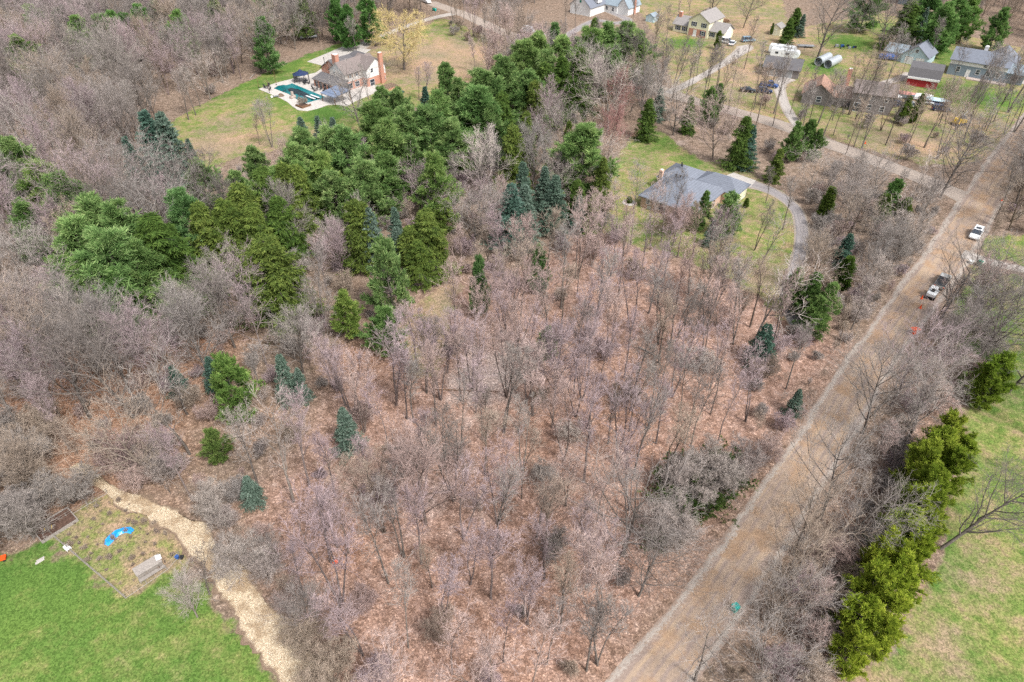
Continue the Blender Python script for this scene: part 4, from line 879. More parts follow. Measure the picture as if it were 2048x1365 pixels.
car('white SUV driving down the dirt road above the side driveway', 1950, 473, R(230), 'carwhite', 'suv', name='white_suv')
car('silver pickup with a black bed cover stopped on the dirt road', 1883, 568, R(50), 'carsilver', 'pickup', name='pickup_truck', cat='pickup')
car('white van parked nearest the cream house garage', 1453, 87, R(-35), 'carwhite', 'van'); car('white sedan parked behind the white van', 1464, 90, R(60), 'carwhite', 'sedan')
car('long pale blue van parked at the drive end right of the cream house', 1496, 84, R(8), 'carblue', 'van')
car('black car parked left of the dark garage drive', 1495, 184, R(-20), 'carblack', 'sedan'); car('dark grey car parked between the black car and the blue truck', 1528, 186, R(-15), 'carnavy', 'suv'); car('bright blue truck parked in front of the dark garage', 1538, 174, R(-30), 'bluepaint', 'pickup')
car('white box truck on the gravel road at the top left of centre', 852, 6, R(-52), 'carwhite', 'cargo', name='box_truck', cat='truck'); car('white car behind the box truck at the top edge', 838, 1, R(-52), 'carwhite', 'sedan')
car('white work van parked along the gravel road under bare trees', 1058, 68, R(-40), 'carwhite', 'cargo', name='work_van', cat='van'); car('pale pickup parked ahead of the white work van', 1078, 72, R(-40), 'carsilver', 'pickup')
for k, (px_, py_, rz, p_, l_) in enumerate([(1795, 212, 20, 'carnavy', 'navy car in the row below the boats'), (1822, 216, -5, 'carsilver', 'silver car under the small evergreens'), (1850, 208, -20, 'carwhite', 'white van-like car beside the boats'), (1880, 222, -20, 'carnavy', 'dark navy car at the right end of the row')]):
    car(l_, px_, py_, R(rz), p_, 'suv' if k % 2 else 'sedan')
def boat(label, px, py, rz, cover, hull, L_=6.0, cat='boat'):
    t = thing('boat', label, cat, at(px, py), rz, 'boats stored beside the red barn'); h = L_/2; CLEAR.append((*at(px, py), 4))
    MB().add([(-h,-1,.5),(h*.5,-1,.5),(h,0,.7),(h*.5,1,.5),(-h,1,.5),(-h,-1.15,1.3),(h*.5,-1.15,1.4),(h+.3,0,1.6),(h*.5,1.15,1.4),(-h,1.15,1.3)], [(4,3,2,1,0),(5,6,7,8,9),(0,1,6,5),(1,2,7,6),(2,3,8,7),(3,4,9,8),(4,0,5,9)]).build('hull', M[hull], t)
    MB().add([(-h,-1.1,1.32),(h*.5,-1.1,1.42),(h+.2,0,1.62),(h*.5,1.1,1.42),(-h,1.1,1.32),(-h+.5,0,1.95),(h*.4,0,2.1)], [(0,1,6,5),(1,2,6),(2,3,6),(3,4,5,6),(4,0,5),(4,3,2,1,0)]).build('cover', M[cover], t)
    MB().box(-h*.6, h*.9, -.08, .08, .25, .5).build('trailer', M['grey'], t)
    for s in (-1, 1): MB().bar((-.6, s*1.0, .3), (-.6, s*1.2, .3), .3, 10).build('wheel', M['rubber'], t)
    return t
boat('boat under a faded red and blue-grey tarp in front of the red barn', 1801, 196, R(-25), 'redpaint', 'carblue', 8); boat('white-covered boat right of the red tarp boat', 1843, 201, R(-15), 'white', 'carwhite', 5)
boat('white covered boat standing behind the two navy vehicles', 1872, 210, R(-30), 'paleblue', 'carnavy', 6.5); boat('small pale dinghy left of the navy car', 1786, 203, R(-20), 'white', 'grey', 4)
boat('blue boat beside the pale blue garage', 1775, 120, R(-20), 'bluepaint', 'bluepaint', 6)
g = thing('yellow_excavator', 'small yellow digger with a raised arm under the trees at the right', 'excavator', at(1917, 250), R(25)); CLEAR.append((*at(1917, 250), 4))
MB().box(-2, 2, -1.0, -.5, 0, .6).build('track', M['black'], g, .1); MB().box(-2, 2, .5, 1.0, 0, .6).build('track', M['black'], g, .1)
MB().prism([(-1.9, .7), (1.6, .7), (1.9, 1.3), (.8, 1.9), (-1.5, 1.9)], -1, 1, 'y').build('body', M['yellow'], g, .08); MB().box(-.4, .7, -.9, .1, 1.9, 2.6).build('cab', M['glass'], g, .05)
MB().bar((.6, .4, 1.8), (2.6, .4, 3.6), .16, 4).bar((2.6, .4, 3.6), (3.8, .4, 2.2), .13, 4).build('arm', M['white'], g); MB().box(3.5, 4.1, .1, .7, 1.7, 2.2).build('bucket', M['black'], g)
# travel trailers, flat trailer, culvert pipes
for k, (px_, py_, L_, l_, rz) in enumerate([(1568, 117, 9.5, 'long white travel trailer behind the dark garage', -28), (1563, 109, 9, 'second white travel trailer farther behind the first one', -28)]):
    t = thing('travel_trailer', l_, 'travel trailer', at(px_, py_), R(rz), 'white travel trailers'); h = L_/2; CLEAR.append((*at(px_, py_), 5))
    MB().prism([(-h, .6), (h-.8, .6), (h, 1.4), (h, 2.3), (h-.6, 3.0), (-h+.3, 3.0), (-h, 2.6)], -1.2, 1.2, 'y').build('body', M['carwhite'], t, .12)
    for x in (-2, 1.2): MB().box(x-.35, x+.35, -.3, .3, 3.0, 3.2).build('roof_vent', M['grey'], t, .03)
    for x in (-2.6, .8): MB().box(x-.5, x+.5, -1.24, -1.18, 1.5, 2.2).build('window', M['glass'], t)
    MB().bar((0, -1.22, .4), (0, 1.22, .4), .38, 12).build('wheel', M['rubber'], t); MB().bar((h, 0, .6), (h+1.2, 0, .6), .07).build('hitch', M['black'], t)
t = thing('flat_trailer', 'black and grey flatbed trailer left of the big oak in the yard', 'trailer', at(1612, 95), R(-8)); MB().box(-3, 2.6, -1, 1, .5, .68).build('deck', M['grey'], t); MB().box(2.6, 4, -.08, .08, .5, .6).build('tongue', M['black'], t)
for s in (-1.1, 1.0): MB().bar((-.4, s, .35), (-.4, s+.15, .35), .34, 10).build('wheel', M['rubber'], t)
t = thing('utility_trailer', 'small white camper-topped trailer between dark garage and culvert pipes', 'trailer', at(1592, 134), R(-28)); MB().box(-1.8, 1.8, -.95, .95, .5, 1.7).build('body', M['carwhite'], t, .1); MB().bar((0, -.98, .35), (0, .98, .35), .33, 10).build('wheel', M['rubber'], t)
for k, (px_, py_) in enumerate(((1645, 127), (1664, 132))):
    t = thing('culvert_pipe', ['galvanised culvert pipe on the lawn, left one of the pair', 'galvanised culvert pipe on the lawn, right one of the pair'][k], 'pipe', at(px_, py_), R(46), 'culvert pipes lying on the lawn'); CLEAR.append((*at(px_, py_), 5))
    V = []; F = []; NS = 20; NR = 30
    for q in range(NR):
        for j in range(NS):
            a_ = j * 2 * math.pi / NS; rr = 1.35 + .05 * math.sin(q * 2.1); V.append((-4 + 8 * q / (NR - 1), rr * math.cos(a_), 1.38 + rr * math.sin(a_)))
    for q in range(NR):
        for j in range(NS):
            a_ = j * 2 * math.pi / NS; V.append((-4 + 8 * q / (NR - 1), 1.24 * math.cos(a_), 1.38 + 1.24 * math.sin(a_)))
    for q in range(NR - 1):
        for j in range(NS):
            a_, b2 = q * NS + j, q * NS + (j + 1) % NS; F.append((a_, b2, b2 + NS, a_ + NS)); o_ = NR * NS; F.append((o_ + b2, o_ + a_, o_ + a_ + NS, o_ + b2 + NS))
    for j in range(NS):
        for q in (0, NR - 1): F.append((q*NS + j, q*NS + (j+1) % NS, NR*NS + q*NS + (j+1) % NS, NR*NS + q*NS + j))
    MB().add(V, F).build('shell', M['steel'], t)
g = thing('scrap_pile', 'scatter of dark scrap metal and a blue tarp on the lawn right of the oak', 'scrap pile', at(1690, 96), 0)
for i in range(9): MB().box(*(lambda x, y, s: (x, x+s, y, y+s*.7, 0, .4+s*.3))(prng.uniform(-4, 4) if False else (-4 + i * .9 + math.sin(i*3.1)), math.sin(i*2.3)*1.4, .3 + .9*math.sin(i*1.7)**2)).build('scrap_piece', M[['black', 'grey', 'black', 'bluepaint'][i % 4]], g)
# rollers and bins by the road
g = thing('road_roller', 'small white road roller standing at the right side of the dirt road', 'road roller', (*at(1861, 594), .05), R(50)); CLEAR.append((*at(1861, 594), 3))
MB().prism([(-1.3, .5), (.9, .5), (1.1, .9), (.2, 1.3), (-1.3, 1.25)], -.75, .75, 'y').build('body', M['carwhite'], g, .08); MB().bar((1.2, -.8, .5), (1.2, .8, .5), .5, 18).build('drum', M['steel'], g); MB().bar((-.9, -.85, .45), (-.9, .85, .45), .45, 14).build('rear_wheel', M['rubber'], g)
MB().box(-.6, .5, -.6, .6, 2.0, 2.1).box(-.55, -.5, -.55, -.5, 1.2, 2.0).box(.4, .45, .5, .55, 1.2, 2.0).box(-.55, -.5, .5, .55, 1.2, 2.0).box(.4, .45, -.55, -.5, 1.2, 2.0).build('canopy', M['white'], g); MB().box(-.4, .1, -.3, .3, 1.25, 1.6).build('seat', M['black'], g)
def cone(label, px, py): 
    t = thing('traffic_cone', label, 'traffic cone', (*at(px, py), .05), 0, 'orange road cones'); MB().bar((0, 0, .04), (0, 0, .75), .18, 12, .04).build('cone', M['orange'], t); MB().box(-.22, .22, -.22, .22, 0, .05).build('base', M['orange'], t)
cone('orange traffic cone just left of the white road roller', 1843, 598); cone('orange traffic cone down the road from the road roller', 1840, 617)
cone('orange traffic cone on the right verge above the white SUV', 2003, 402); cone('orange marker cone beside the gravel road under the yard trees', 1730, 288)
t = thing('road_barrel', 'bright orange-red barrel with a sheet over it on the dirt road', 'barrel', (*at(1827, 668), .05)); MB().bar((0, 0, 0), (0, 0, 1.0), .34, 14, .28).build('barrel', M['orange'], t); MB().add([(-.7,-.5,1.02),(.8,-.4,1.05),(.7,.6,1.0),(-.8,.5,1.03),(0,0,1.12)], [(0,1,4),(1,2,4),(2,3,4),(3,0,4)]).build('orange_sheet', M['orange'], t)
def bin_(label, px, py, mat, rz=0.5):
    t = thing('trash_bin', label, 'trash bin', (*at(px, py), .03), rz, 'wheeled trash bins by the roadside')
    MB().add([(-.28,-.3,.05),(.28,-.3,.05),(.28,.3,.05),(-.28,.3,.05),(-.34,-.38,1.0),(.34,-.38,1.0),(.34,.38,1.0),(-.34,.38,1.0)], [(3,2,1,0),(4,5,6,7),(0,1,5,4),(1,2,6,5),(2,3,7,6),(3,0,4,7)]).build('body', M[mat], t, .03)
    MB().prism([(-.42, 1.0), (.4, 1.0), (.36, 1.08), (0, 1.14), (-.36, 1.1)], -.37, .37, 'x').build('lid', M[mat], t, .02)
    for s in (-.3, .3): MB().bar((s-.04, .3, .13), (s+.04, .3, .13), .13, 10).build('wheel', M['rubber'], t)
bin_('teal wheeled bin alone on the verge near the bottom of the dirt road', 1468, 1222, 'teal'); bin_('dark green bin at the mouth of the side driveway', 1957, 532, 'green'); bin_('green bin on the drive behind the field of the brick house', 867, 22, 'green'); bin_('second green bin touching the one on the field drive', 871, 23, 'teal')
t = thing('white_tub', 'small white tub left of the dark green bin', 'tub', (*at(1941, 527), .03)); MB().bar((0, 0, 0), (0, 0, .5), .4, 12, .45).build('tub', M['white'], t); MB().bar((0, 0, .5), (0, 0, .56), .46, 12).build('lid', M['white'], t)
t = thing('mailbox', 'dark post standing at the field drive bend', 'mailbox', at(848, 44)); MB().box(-.1, .1, -.1, .1, 0, 1.9).build('post', M['black'], t); MB().box(-.15, .15, -.3, .3, 1.9, 2.2).build('box', M['black'], t, .05)
t = thing('white_sheet_stack', 'white sheet lying in the woods behind the pool lawn', 'tarp', at(617, 75), .3); MB().add([(-3,-2,.3),(0,-2.4,.6),(3,-1.5,.25),(3.2,1.6,.4),(0,2,.7),(-3,1.6,.3),(0,0,.8)], [(0,1,6),(1,2,6),(2,3,6),(3,4,6),(4,5,6),(5,0,6)]).build('sheet', M['white'], t); MB().box(-2.4, 2.4, -1.3, 1.3, 0, .4).build('lumber', M['wood'], t)

# ---------------------------------------------------------------- garden plot, lower left
def fence(name, label, pts, hgt=0.9, step=2.4):
    t = thing(name, label, 'fence', at(*pts[0])); c0 = np.array(at(*pts[0])); G = gp(pts) - c0
    for i in range(len(G) - 1):
        a_, b2 = G[i], G[i+1]; L_ = np.linalg.norm(b2 - a_); k = max(1, int(L_ / step))
        for j in range(k + (i == len(G) - 2)):
            q = a_ + (b2 - a_) * j / k; MB().bar((*q, 0), (*q, hgt + .1*math.sin(j*3)), .05, 5).build('post', M['wood'], t)
        MB().bar((*a_, hgt*.9), (*b2, hgt*.85), .018, 4).bar((*a_, hgt*.45), (*b2, hgt*.5), .014, 4).bar((*a_, .06), (*b2, .06), .05, 4).build('wire_and_edging', M['wood'], t)
    return t
fence('garden_fence', 'low post and wire fence round the garden plot', [(215, 987), (92, 1060), (252, 1197), (335, 1140), (360, 1112)])
t = thing('raised_bed', 'timber-framed raised bed of dark soil at the garden corner', 'raised bed', at(112, 1052), R(50))
MB().box(-2.2, 2.2, -1.5, -1.38, 0, .45).box(-2.2, 2.2, 1.38, 1.5, 0, .45).box(-2.2, -2.08, -1.38, 1.38, 0, .44).box(2.08, 2.2, -1.38, 1.38, 0, .44).build('timber_frame', M['wood'], t)
MB().box(-2.08, 2.08, -1.38, 1.38, 0, .3).build('soil', M['soil'], t)
for i in range(5): MB().bar((-1.6+i*.35, -.3+.3*math.sin(i*2), .28), (-1.4+i*.35, .1+.3*math.sin(i), .38), .05, 5).build('straw', M['yellow'] if i % 2 else M['wood'], t)
t = thing('wooden_coop', 'weathered grey board lean-to hutch on the right edge of the garden plot', 'hutch', at(303, 1145), R(43))
MB().slab([(-1.5, -.2, .95), (1.5, -.2, .95), (1.5, .95, 1.25), (-1.5, .95, 1.25)], .07).build('roof', M['wood'], t); MB().box(-1.45, 1.45, 0, .85, 0, .86).build('body', M['wood'], t); MB().box(-1.5, 1.5, -.75, -.3, .35, .43).build('bench_shelf', M['wood'], t)
for x in (-1.4, 1.4): MB().box(x-.05, x+.05, -.7, -.6, 0, .35).build('leg', M['wood'], t)
MB().add([(1.0,.2,1.12),(1.6,.1,1.1),(1.7,.8,1.15),(1.1,.9,1.3),(1.35,.5,1.42)], [(0,1,4),(1,2,4),(2,3,4),(3,0,4)]).build('plastic_sheet', M['white'], t)
G = gp([(212,1091),(218,1083),(226,1074),(235,1066),(246,1062),(257,1061),(266,1065)]); wd_ = [.3, .5, .55, .5, .45, .4, .3]
V = []; F = []; tr_ = np.random.default_rng(3)
for i, q in enumerate(G):
    dq = unit((G[min(i+1, len(G)-1)] - G[max(i-1, 0)])[None])[0]; nn2 = np.array([-dq[1], dq[0]])
    for j in range(7):
        o_ = (j/6 - .5) * 2 * wd_[i]; V.append((*(q + nn2*o_ + tr_.normal(0, .04, 2) - G[0]), .04 + abs(tr_.normal(0, .14)) * (0 < j < 6)))
for i in range(len(G)-1):
    for j in range(6): F.append((i*7+j, i*7+j+1, (i+1)*7+j+1, (i+1)*7+j))
M['tarp'] = simple('bright_blue_tarp', (0.02, 0.30, 0.72), 0.35, 6, 0.35, 0, 0.5)
tp = MB().add(V, F).build('blue_tarp', M['tarp']); tp.location = (*G[0], 0.02); tag(tp, 'crumpled bright blue tarp lying across the garden plot', 'tarp')
t = thing('blue_bucket', 'blue bucket by the right corner of the garden plot', 'bucket', at(355, 1117)); MB().bar((0, 0, 0), (0, 0, .45), .2, 12, .26).build('bucket', M['bluepaint'], t); MB().box(.25, .7, -.2, .3, 0, .25).build('dark_box', M['black'], t)
t = thing('plastic_chair', 'small white overturned plastic chair inside the garden fence', 'chair', at(137, 1099), 1); MB().box(-.3, .3, -.3, .3, .2, .26).build('seat', M['white'], t); MB().box(-.3, .3, .28, .34, .05, .6).build('backrest', M['white'], t)
for x in (-.25, .25): MB().box(x-.03, x+.03, -.28, -.22, 0, .2).build('leg', M['white'], t)
t = thing('boards', 'pale flat boards lying on the lawn outside the garden corner', 'boards', at(79, 1122), .8); MB().box(-.5, .5, -.3, 0, 0, .06).box(-.3, .6, .03, .25, 0, .07).build('planks', M['concrete'], t)
t = thing('red_wagon', 'red wagon cut off by the left edge of the photo', 'wagon', at(3, 1121), .4); MB().box(-.6, .6, -.35, .35, .25, .5).build('tub', M['orange'], t, .03)
for sx in (-.4, .4):
    for sy in (-.36, .36): MB().bar((sx, sy-.03, .15), (sx, sy+.03, .15), .15, 10).build('wheel', M['rubber'], t)
LATEB = []
# ---------------------------------------------------------------- evergreens, placed by where their tops show
def ever(kind, px, py, H, label, wide=1.0, tint='one', name=None, cat=None, group=None):
    xy = at(px, py, H * 0.97)
    name = name or {'pine': 'pine_tree', 'roundp': 'pine_tree', 'limep': 'pine_tree', 'norway': 'spruce_tree', 'fatspruce': 'spruce_tree', 'bluespruce': 'blue_spruce', 'cedar': 'cedar_tree', 'juniper': 'juniper_bush'}[kind]
    if kind in ('pine', 'norway', 'fatspruce', 'bluespruce'): wide *= 1.18
    if kind == 'limep': wide *= .9
    return plant(kind, xy, H, tint, name, label, cat or name.split('_')[-1] if name != 'blue_spruce' else 'spruce', group, wide)
GL = 'pines of the left-hand evergreen group'; GB = 'pines of the long diagonal evergreen belt'; GW = 'pines standing up through the upper left woods'
for a in [
 ('pine', 8, 285, 17, 'bright green pine cut by the left edge above the left-hand group', 1.0, 'one', GL), ('pine', 62, 330, 17, 'yellow-green topped pine second from the left edge', 1.0, (1.15,1.05,.9), GL), ('pine', 108, 362, 17, 'pine directly right of the yellow-green one at the left', 1.0, 'one', GL),
 ('pine', 40, 410, 13, 'low pine under the leftmost pines', .9, (.9,.95,.9), GL), ('pine', 178, 408, 18, 'tall pointed pine at the back of the big left clump', 1.15, 'one', GL), ('pine', 222, 418, 18, 'tall pine at the back right of the big left clump', 1.1, 'one', GL),
 ('pine', 132, 455, 17, 'wide pine at the left side of the big left clump', 1.15, (1,1.02,1), GL), ('pine', 200, 470, 18, 'dense pine at the very middle of the big left clump', 1.15, (.95,1,1), GL), ('pine', 165, 520, 15, 'pine at the near left foot of the big left clump', 1.1, (.95,1,.9), GL), ('pine', 215, 545, 13, 'lowest pine of the big left clump', 1.0, (.85,.95,.85), GL),
 ('pine', 352, 393, 17, 'blue-green pine with stacked tiers right of the dark spruce', .8, (.95,1.05,1.15), GL), ('pine', 392, 328, 13, 'pale pine tip among grey trees above the left group', .9, (1.05,1.1,1.05), GL),
 ('pine', 505, 300, 12, 'small pine at the left tip of the evergreen belt', .9, 'one', GB), ('pine', 580, 292, 15, 'pine at the left start of the evergreen belt', 1.0, (1.05,1.05,1), GB), ('pine', 612, 262, 16, 'pine above the blue spruce edge of the lawn', 1.0, 'one', GB), ('pine', 655, 262, 16, 'pine at the lawn edge under the pool', 1.1, 'one', GB),
 ('pine', 638, 315, 15, 'pine with a yellowish side in the left belt', 1.0, (1.1,1.05,.85), GB), ('pine', 692, 262, 17, 'broad pine in the left third of the belt', 1.15, (.95,1,1), GB), ('pine', 745, 215, 17, 'pointed pine below the pavilion', 1.05, (1.02,1,.95), GB), ('pine', 722, 325, 14, 'lower pine in the left third of the belt', 1.1, 'one', GB),
 ('pine', 775, 245, 17, 'light green pine right of the pointed one below the pavilion', 1.1, (1.1,1.08,1), GB), ('pine', 806, 222, 17, 'pine standing forward at the belt middle', 1.1, 'one', GB), ('pine', 855, 215, 17, 'pine just left of the broadest belt pine', 1.1, (.95,1,1), GB), ('pine', 795, 182, 14, 'small pine right of the brick house', .9, 'one', GB),
 ('pine', 758, 180, 13, 'small pine nearest the brick house chimney', .9, 'one', GB), ('pine', 600, 330, 14, 'low pine in the left part of the belt, near side', 1.0, (1,1,.9), GB), ('pine', 665, 345, 13, 'low pine before the yellowish-sided one', 1.05, 'one', GB), ('pine', 545, 345, 13, 'small dim pine under the left belt edge', .95, (.9,.95,.85), GB), ('pine', 765, 310, 13, 'low pine in the shade of the pointed belt pine', 1.05, (.92,.97,.9), GB), ('pine', 820, 275, 14, 'pine filling the belt left of the lone light green one', 1.0, 'one', GB), ('pine', 475, 345, 12, 'pine beyond the left belt tip', .9, (.95,1,.95), GB), ('pine', 900, 245, 14, 'pine at the lower left of the broadest one', 1.0, 'one', GB), ('pine', 1060, 150, 16, 'pine in the right belt before the work van', 1.1, 'one', GB), ('pine', 310, 500, 12, 'pine tucked behind the wide dark olive spruce', 1.0, (.9,.95,.9), GL), ('pine', 255, 500, 15, 'right-hand pine of the big left clump', 1.05, (1,1,.95), GL), ('pine', 120, 520, 12, 'small pine at the left foot of the big left clump', .9, (.95,1,.95), GL), ('pine', 893, 132, 14, 'lone narrow pine on the field edge', .85, (.95,1,.95), GB), ('pine', 918, 160, 13, 'short pine right of the lone narrow one', .9, 'one', GB),
 ('pine', 942, 185, 18, 'broadest pine of the whole belt', 1.35, (.95,1,1), GB), ('pine', 968, 150, 18, 'tall pine behind the broadest belt pine', 1.2, 'one', GB), ('pine', 880, 188, 17, 'pale-topped pine left of the broadest one', 1.1, (1.1,1.1,1.05), GB), ('pine', 1010, 120, 18, 'tall pine at the right shoulder of the belt', 1.2, 'one', GB),
 ('pine', 1045, 92, 18, 'tall pine nearest the parked work van', 1.15, (1.1,1.08,1), GB), ('pine', 1078, 72, 18, 'pine left of the upper belt pair', 1.1, (1.12,1.08,1), GB), ('pine', 1098, 108, 17, 'pine in the crowded upper belt behind the dark spruces', 1.1, 'one', GB), ('pine', 1112, 50, 15, 'narrow dark-topped pine beside the work van', .8, (.85,.95,1), GB),
 ('pine', 1135, 80, 17, 'rounded light pine of the upper belt', 1.1, (1.1,1.1,1), GB), ('pine', 1178, 62, 18, 'tall pine at the upper belt end', 1.15, (1.1,1.1,1), GB), ('pine', 1215, 55, 18, 'pine right of the tall upper belt end pine', 1.1, 'one', GB), ('pine', 1250, 50, 18, 'bushy pine with several tops near the upper right belt end', 1.2, 'one', GB),
 ('pine', 1285, 65, 16, 'last pine at the right end of the belt', 1.1, (1.1,1.1,1), GB), ('pine', 1228, 95, 15, 'lower pine under the bushy one at the right belt end', 1.0, (.9,.95,.9), GB), ('pine', 985, 215, 15, 'pine at the lower right of the broadest belt pine', 1.1, 'one', GB),
 ('pine', 870, 312, 15, 'distinct light green pine standing alone below the belt', .95, (1.15,1.12,.95), None), ('pine', 1165, 252, 17, 'wide layered pine standing alone left of the red-twigged tree', 1.2, (1.1,1.1,1.05), None), ('roundp', 772, 500, 15, 'tall oval green pine at the middle of the left half', .72, (1,1,1), None), ('pine', 762, 620, 9, 'low dark pine at the foot of the oval pine', 1.0, (.8,.9,.8), None),
 ('pine', 685, 590, 9, 'small bright yellow-green pine left of the oval pine', .9, (1.25,1.15,.8), None), ('roundp', 448, 727, 11, 'bright green pine standing alone among bare trees at the left', .8, (.95,1.0,.75), None), ('pine', 420, 860, 6, 'dim low pine below the bright lone pine', 1.0, (.9,.85,.7), None),
 ('pine', 888, 400, 8, 'little bright pine at the foot of the light green one', .9, (1.2,1.1,.8), None), ('roundp', 1467, 398, 9, 'round bushy pine in front of the ranch garage wing', 1.0, (1.1,1.1,1.1), None), ('pine', 1095, 660, 6, 'small green pine inside the bare central lot', .9, 'one', None),
 ('pine', 1900, 10, 17, 'tall green conifer of the top right corner group', 1.0, (.8,.95,.8), None), ('pine', 1955, -8, 16, 'bright green conifer nearest the top right corner', .9, (1.1,1.15,.9), None), ('pine', 1860, -12, 17, 'dark conifer at the top edge right of the slate roof', 1.1, (.7,.85,.75), None), ('pine', 1745, -25, 16, 'dark conifer at the top edge left of the slate roof', 1.1, (.7,.8,.7), None), ('pine', 1925, -12, 17, 'conifer between the tall and bright ones top right', 1.1, (.75,.88,.75), None), ('pine', 2010, 20, 14, 'green conifer behind grey trees at the far right', .9, (.8,.9,.8), None),
]: ever(*a[:7], None, None, a[7])
for px, py, l in [(145,36,'left of two close pines'),(200,34,'rounder one of two close pines'),(224,28,'right of two close pines'),(117,20,'dark small pine'),(274,12,'pine between two pairs'),(308,4,'dark yellow-green pine'),(425,0,'large blue-green pine'),(514,-4,'tall pine near the utility pole'),(519,42,'low pine near the utility pole'),(30,78,'faint pine near the left edge'),(550,-8,'pine behind the utility pole'),(354,26,'pale small pine'),(250,30,'second pine of the small dark row'),(60,15,'far pine at the left'),(670,-6,'dark pine at the top left of the pool drive'),(690,14,'dark pine nearest the pool drive'),(735,-4,'dark pine at the top of the pool drive'),(600,-5,'narrow pine at the top edge')]:
    ever('pine', px, py, prng.uniform(14, 17), (l if 'top' in l else l + ' standing up through the upper left woods'), prng.uniform(.75, .95), (prng.uniform(.85, 1.1), prng.uniform(.95, 1.1), prng.uniform(.85, 1)) if 'dark' not in l else (.6,.8,.65), None, None, GW)
for a in [
 ('norway', 298, 438, 18, 'wide dark olive spruce at the right of the big left clump', 1.25), ('norway', 397, 408, 16, 'olive spruce behind the blue-green tiered pine', .95), ('norway', 478, 372, 17, 'yellow-green spruce, left of the close pair', 1.0), ('norway', 520, 342, 18, 'tall dark spruce, back of the close trio', 1.0), ('norway', 548, 398, 15, 'dark spruce, right of the close trio', 1.0),
 ('norway', 447, 405, 16, 'broad yellow-green spruce left of the close trio', 1.1), ('norway', 500, 415, 15, 'lower spruce in front of the close trio', 1.1), ('norway', 585, 385, 13, 'brownish spruce right of the close trio', 1.0), ('norway', 835, 485, 9, 'low olive hemlock left of the grassy trail', 1.3), ('norway', 868, 470, 8, 'small brown-green hemlock above the grassy trail', 1.3), ('norway', 330, 455, 14, 'olive spruce touching the wide dark olive one', 1.0), ('norway', 435, 450, 12, 'small olive spruce between two bigger ones at the left', .8), ('fatspruce', 530, 484, 16, 'fat oval yellow-green spruce in the left half', 1.12), ('norway', 590, 335, 15, 'brown-green spruce in the belt left part', 1.0), ('norway', 560, 330, 15, 'yellowish spruce at the left belt edge', 1.0), ('norway', 1003, 188, 17, 'dark spruce at the right side of the broadest pine', .9), ('norway', 1026, 255, 16, 'olive spruce beside the pale grey oval tree', .85), ('norway', 1052, 228, 15, 'narrow olive spruce behind the olive one', .75),
 ('norway', 1093, 130, 17, 'dark olive spruce in the upper belt', 1.1), ('norway', 1125, 118, 17, 'second dark olive spruce in the upper belt', 1.0), ('norway', 1162, 102, 18, 'tall dark olive spruce at the upper belt face', 1.05), ('norway', 1070, 165, 15, 'olive spruce left of the upper belt pair', 1.0), ('norway', 1208, 318, 12, 'narrow olive spruce right of the wide layered pine', .7), ('norway', 1137, 245, 12, 'narrow spruce at the back of the wide layered pine', .6),
 ('norway', 925, 275, 10, 'small yellow spruce tip above the pale oval tree', .7), ('fatspruce', 708, 408, 14, 'brown-green broad spruce left of the blue spruces', .95), ('norway', 850, 425, 13, 'sparse olive hemlock right of the blue spruces', 1.3), ('norway', 815, 455, 10, 'low olive hemlock beside the blue spruces', 1.3), ('norway', 1155, 362, 10, 'dark hemlock behind the bare thicket by the ranch lawn', .9), ('norway', 1190, 390, 9, 'olive hemlock at the ranch lawn edge', .9),
 ('norway', 1385, 195, 10, 'dark spruce left of the grey spreading yard tree', .8), ('norway', 1300, 200, 11, 'tall dark spruce left of the first spreading tree', .9), ('norway', 1495, 236, 13, 'dark spruce behind the silvery one', .9), ('pine', 955, 520, 12, 'dark narrow conifer beside the grassy trail', .5), ('pine', 1080, 495, 10, 'dark green conifer hidden in the grey thicket', .6), ('norway', 1560, 300, 8, 'olive spruce at the right of the ranch yard', 1.0),
 ('norway', 1190, 38, 13, 'dark pointed spruce in front of the white house drive', .9), ('norway', 1583, 38, 8.5, 'dark spruce in the yard near the flatbed trailer', 1.2), ('norway', 1598, 18, 9, 'blue-dark spruce behind the yard spruce', 1.2), ('norway', 1825, 5, 16, 'dark spruce in the top right group left side', 1.3), ('norway', 1885, 25, 14, 'dark spruce front of the top right group', 1.2),
]: ever(*a, tint=(.72,.85,.85) if 'dark' in a[4] else (1,1,1))
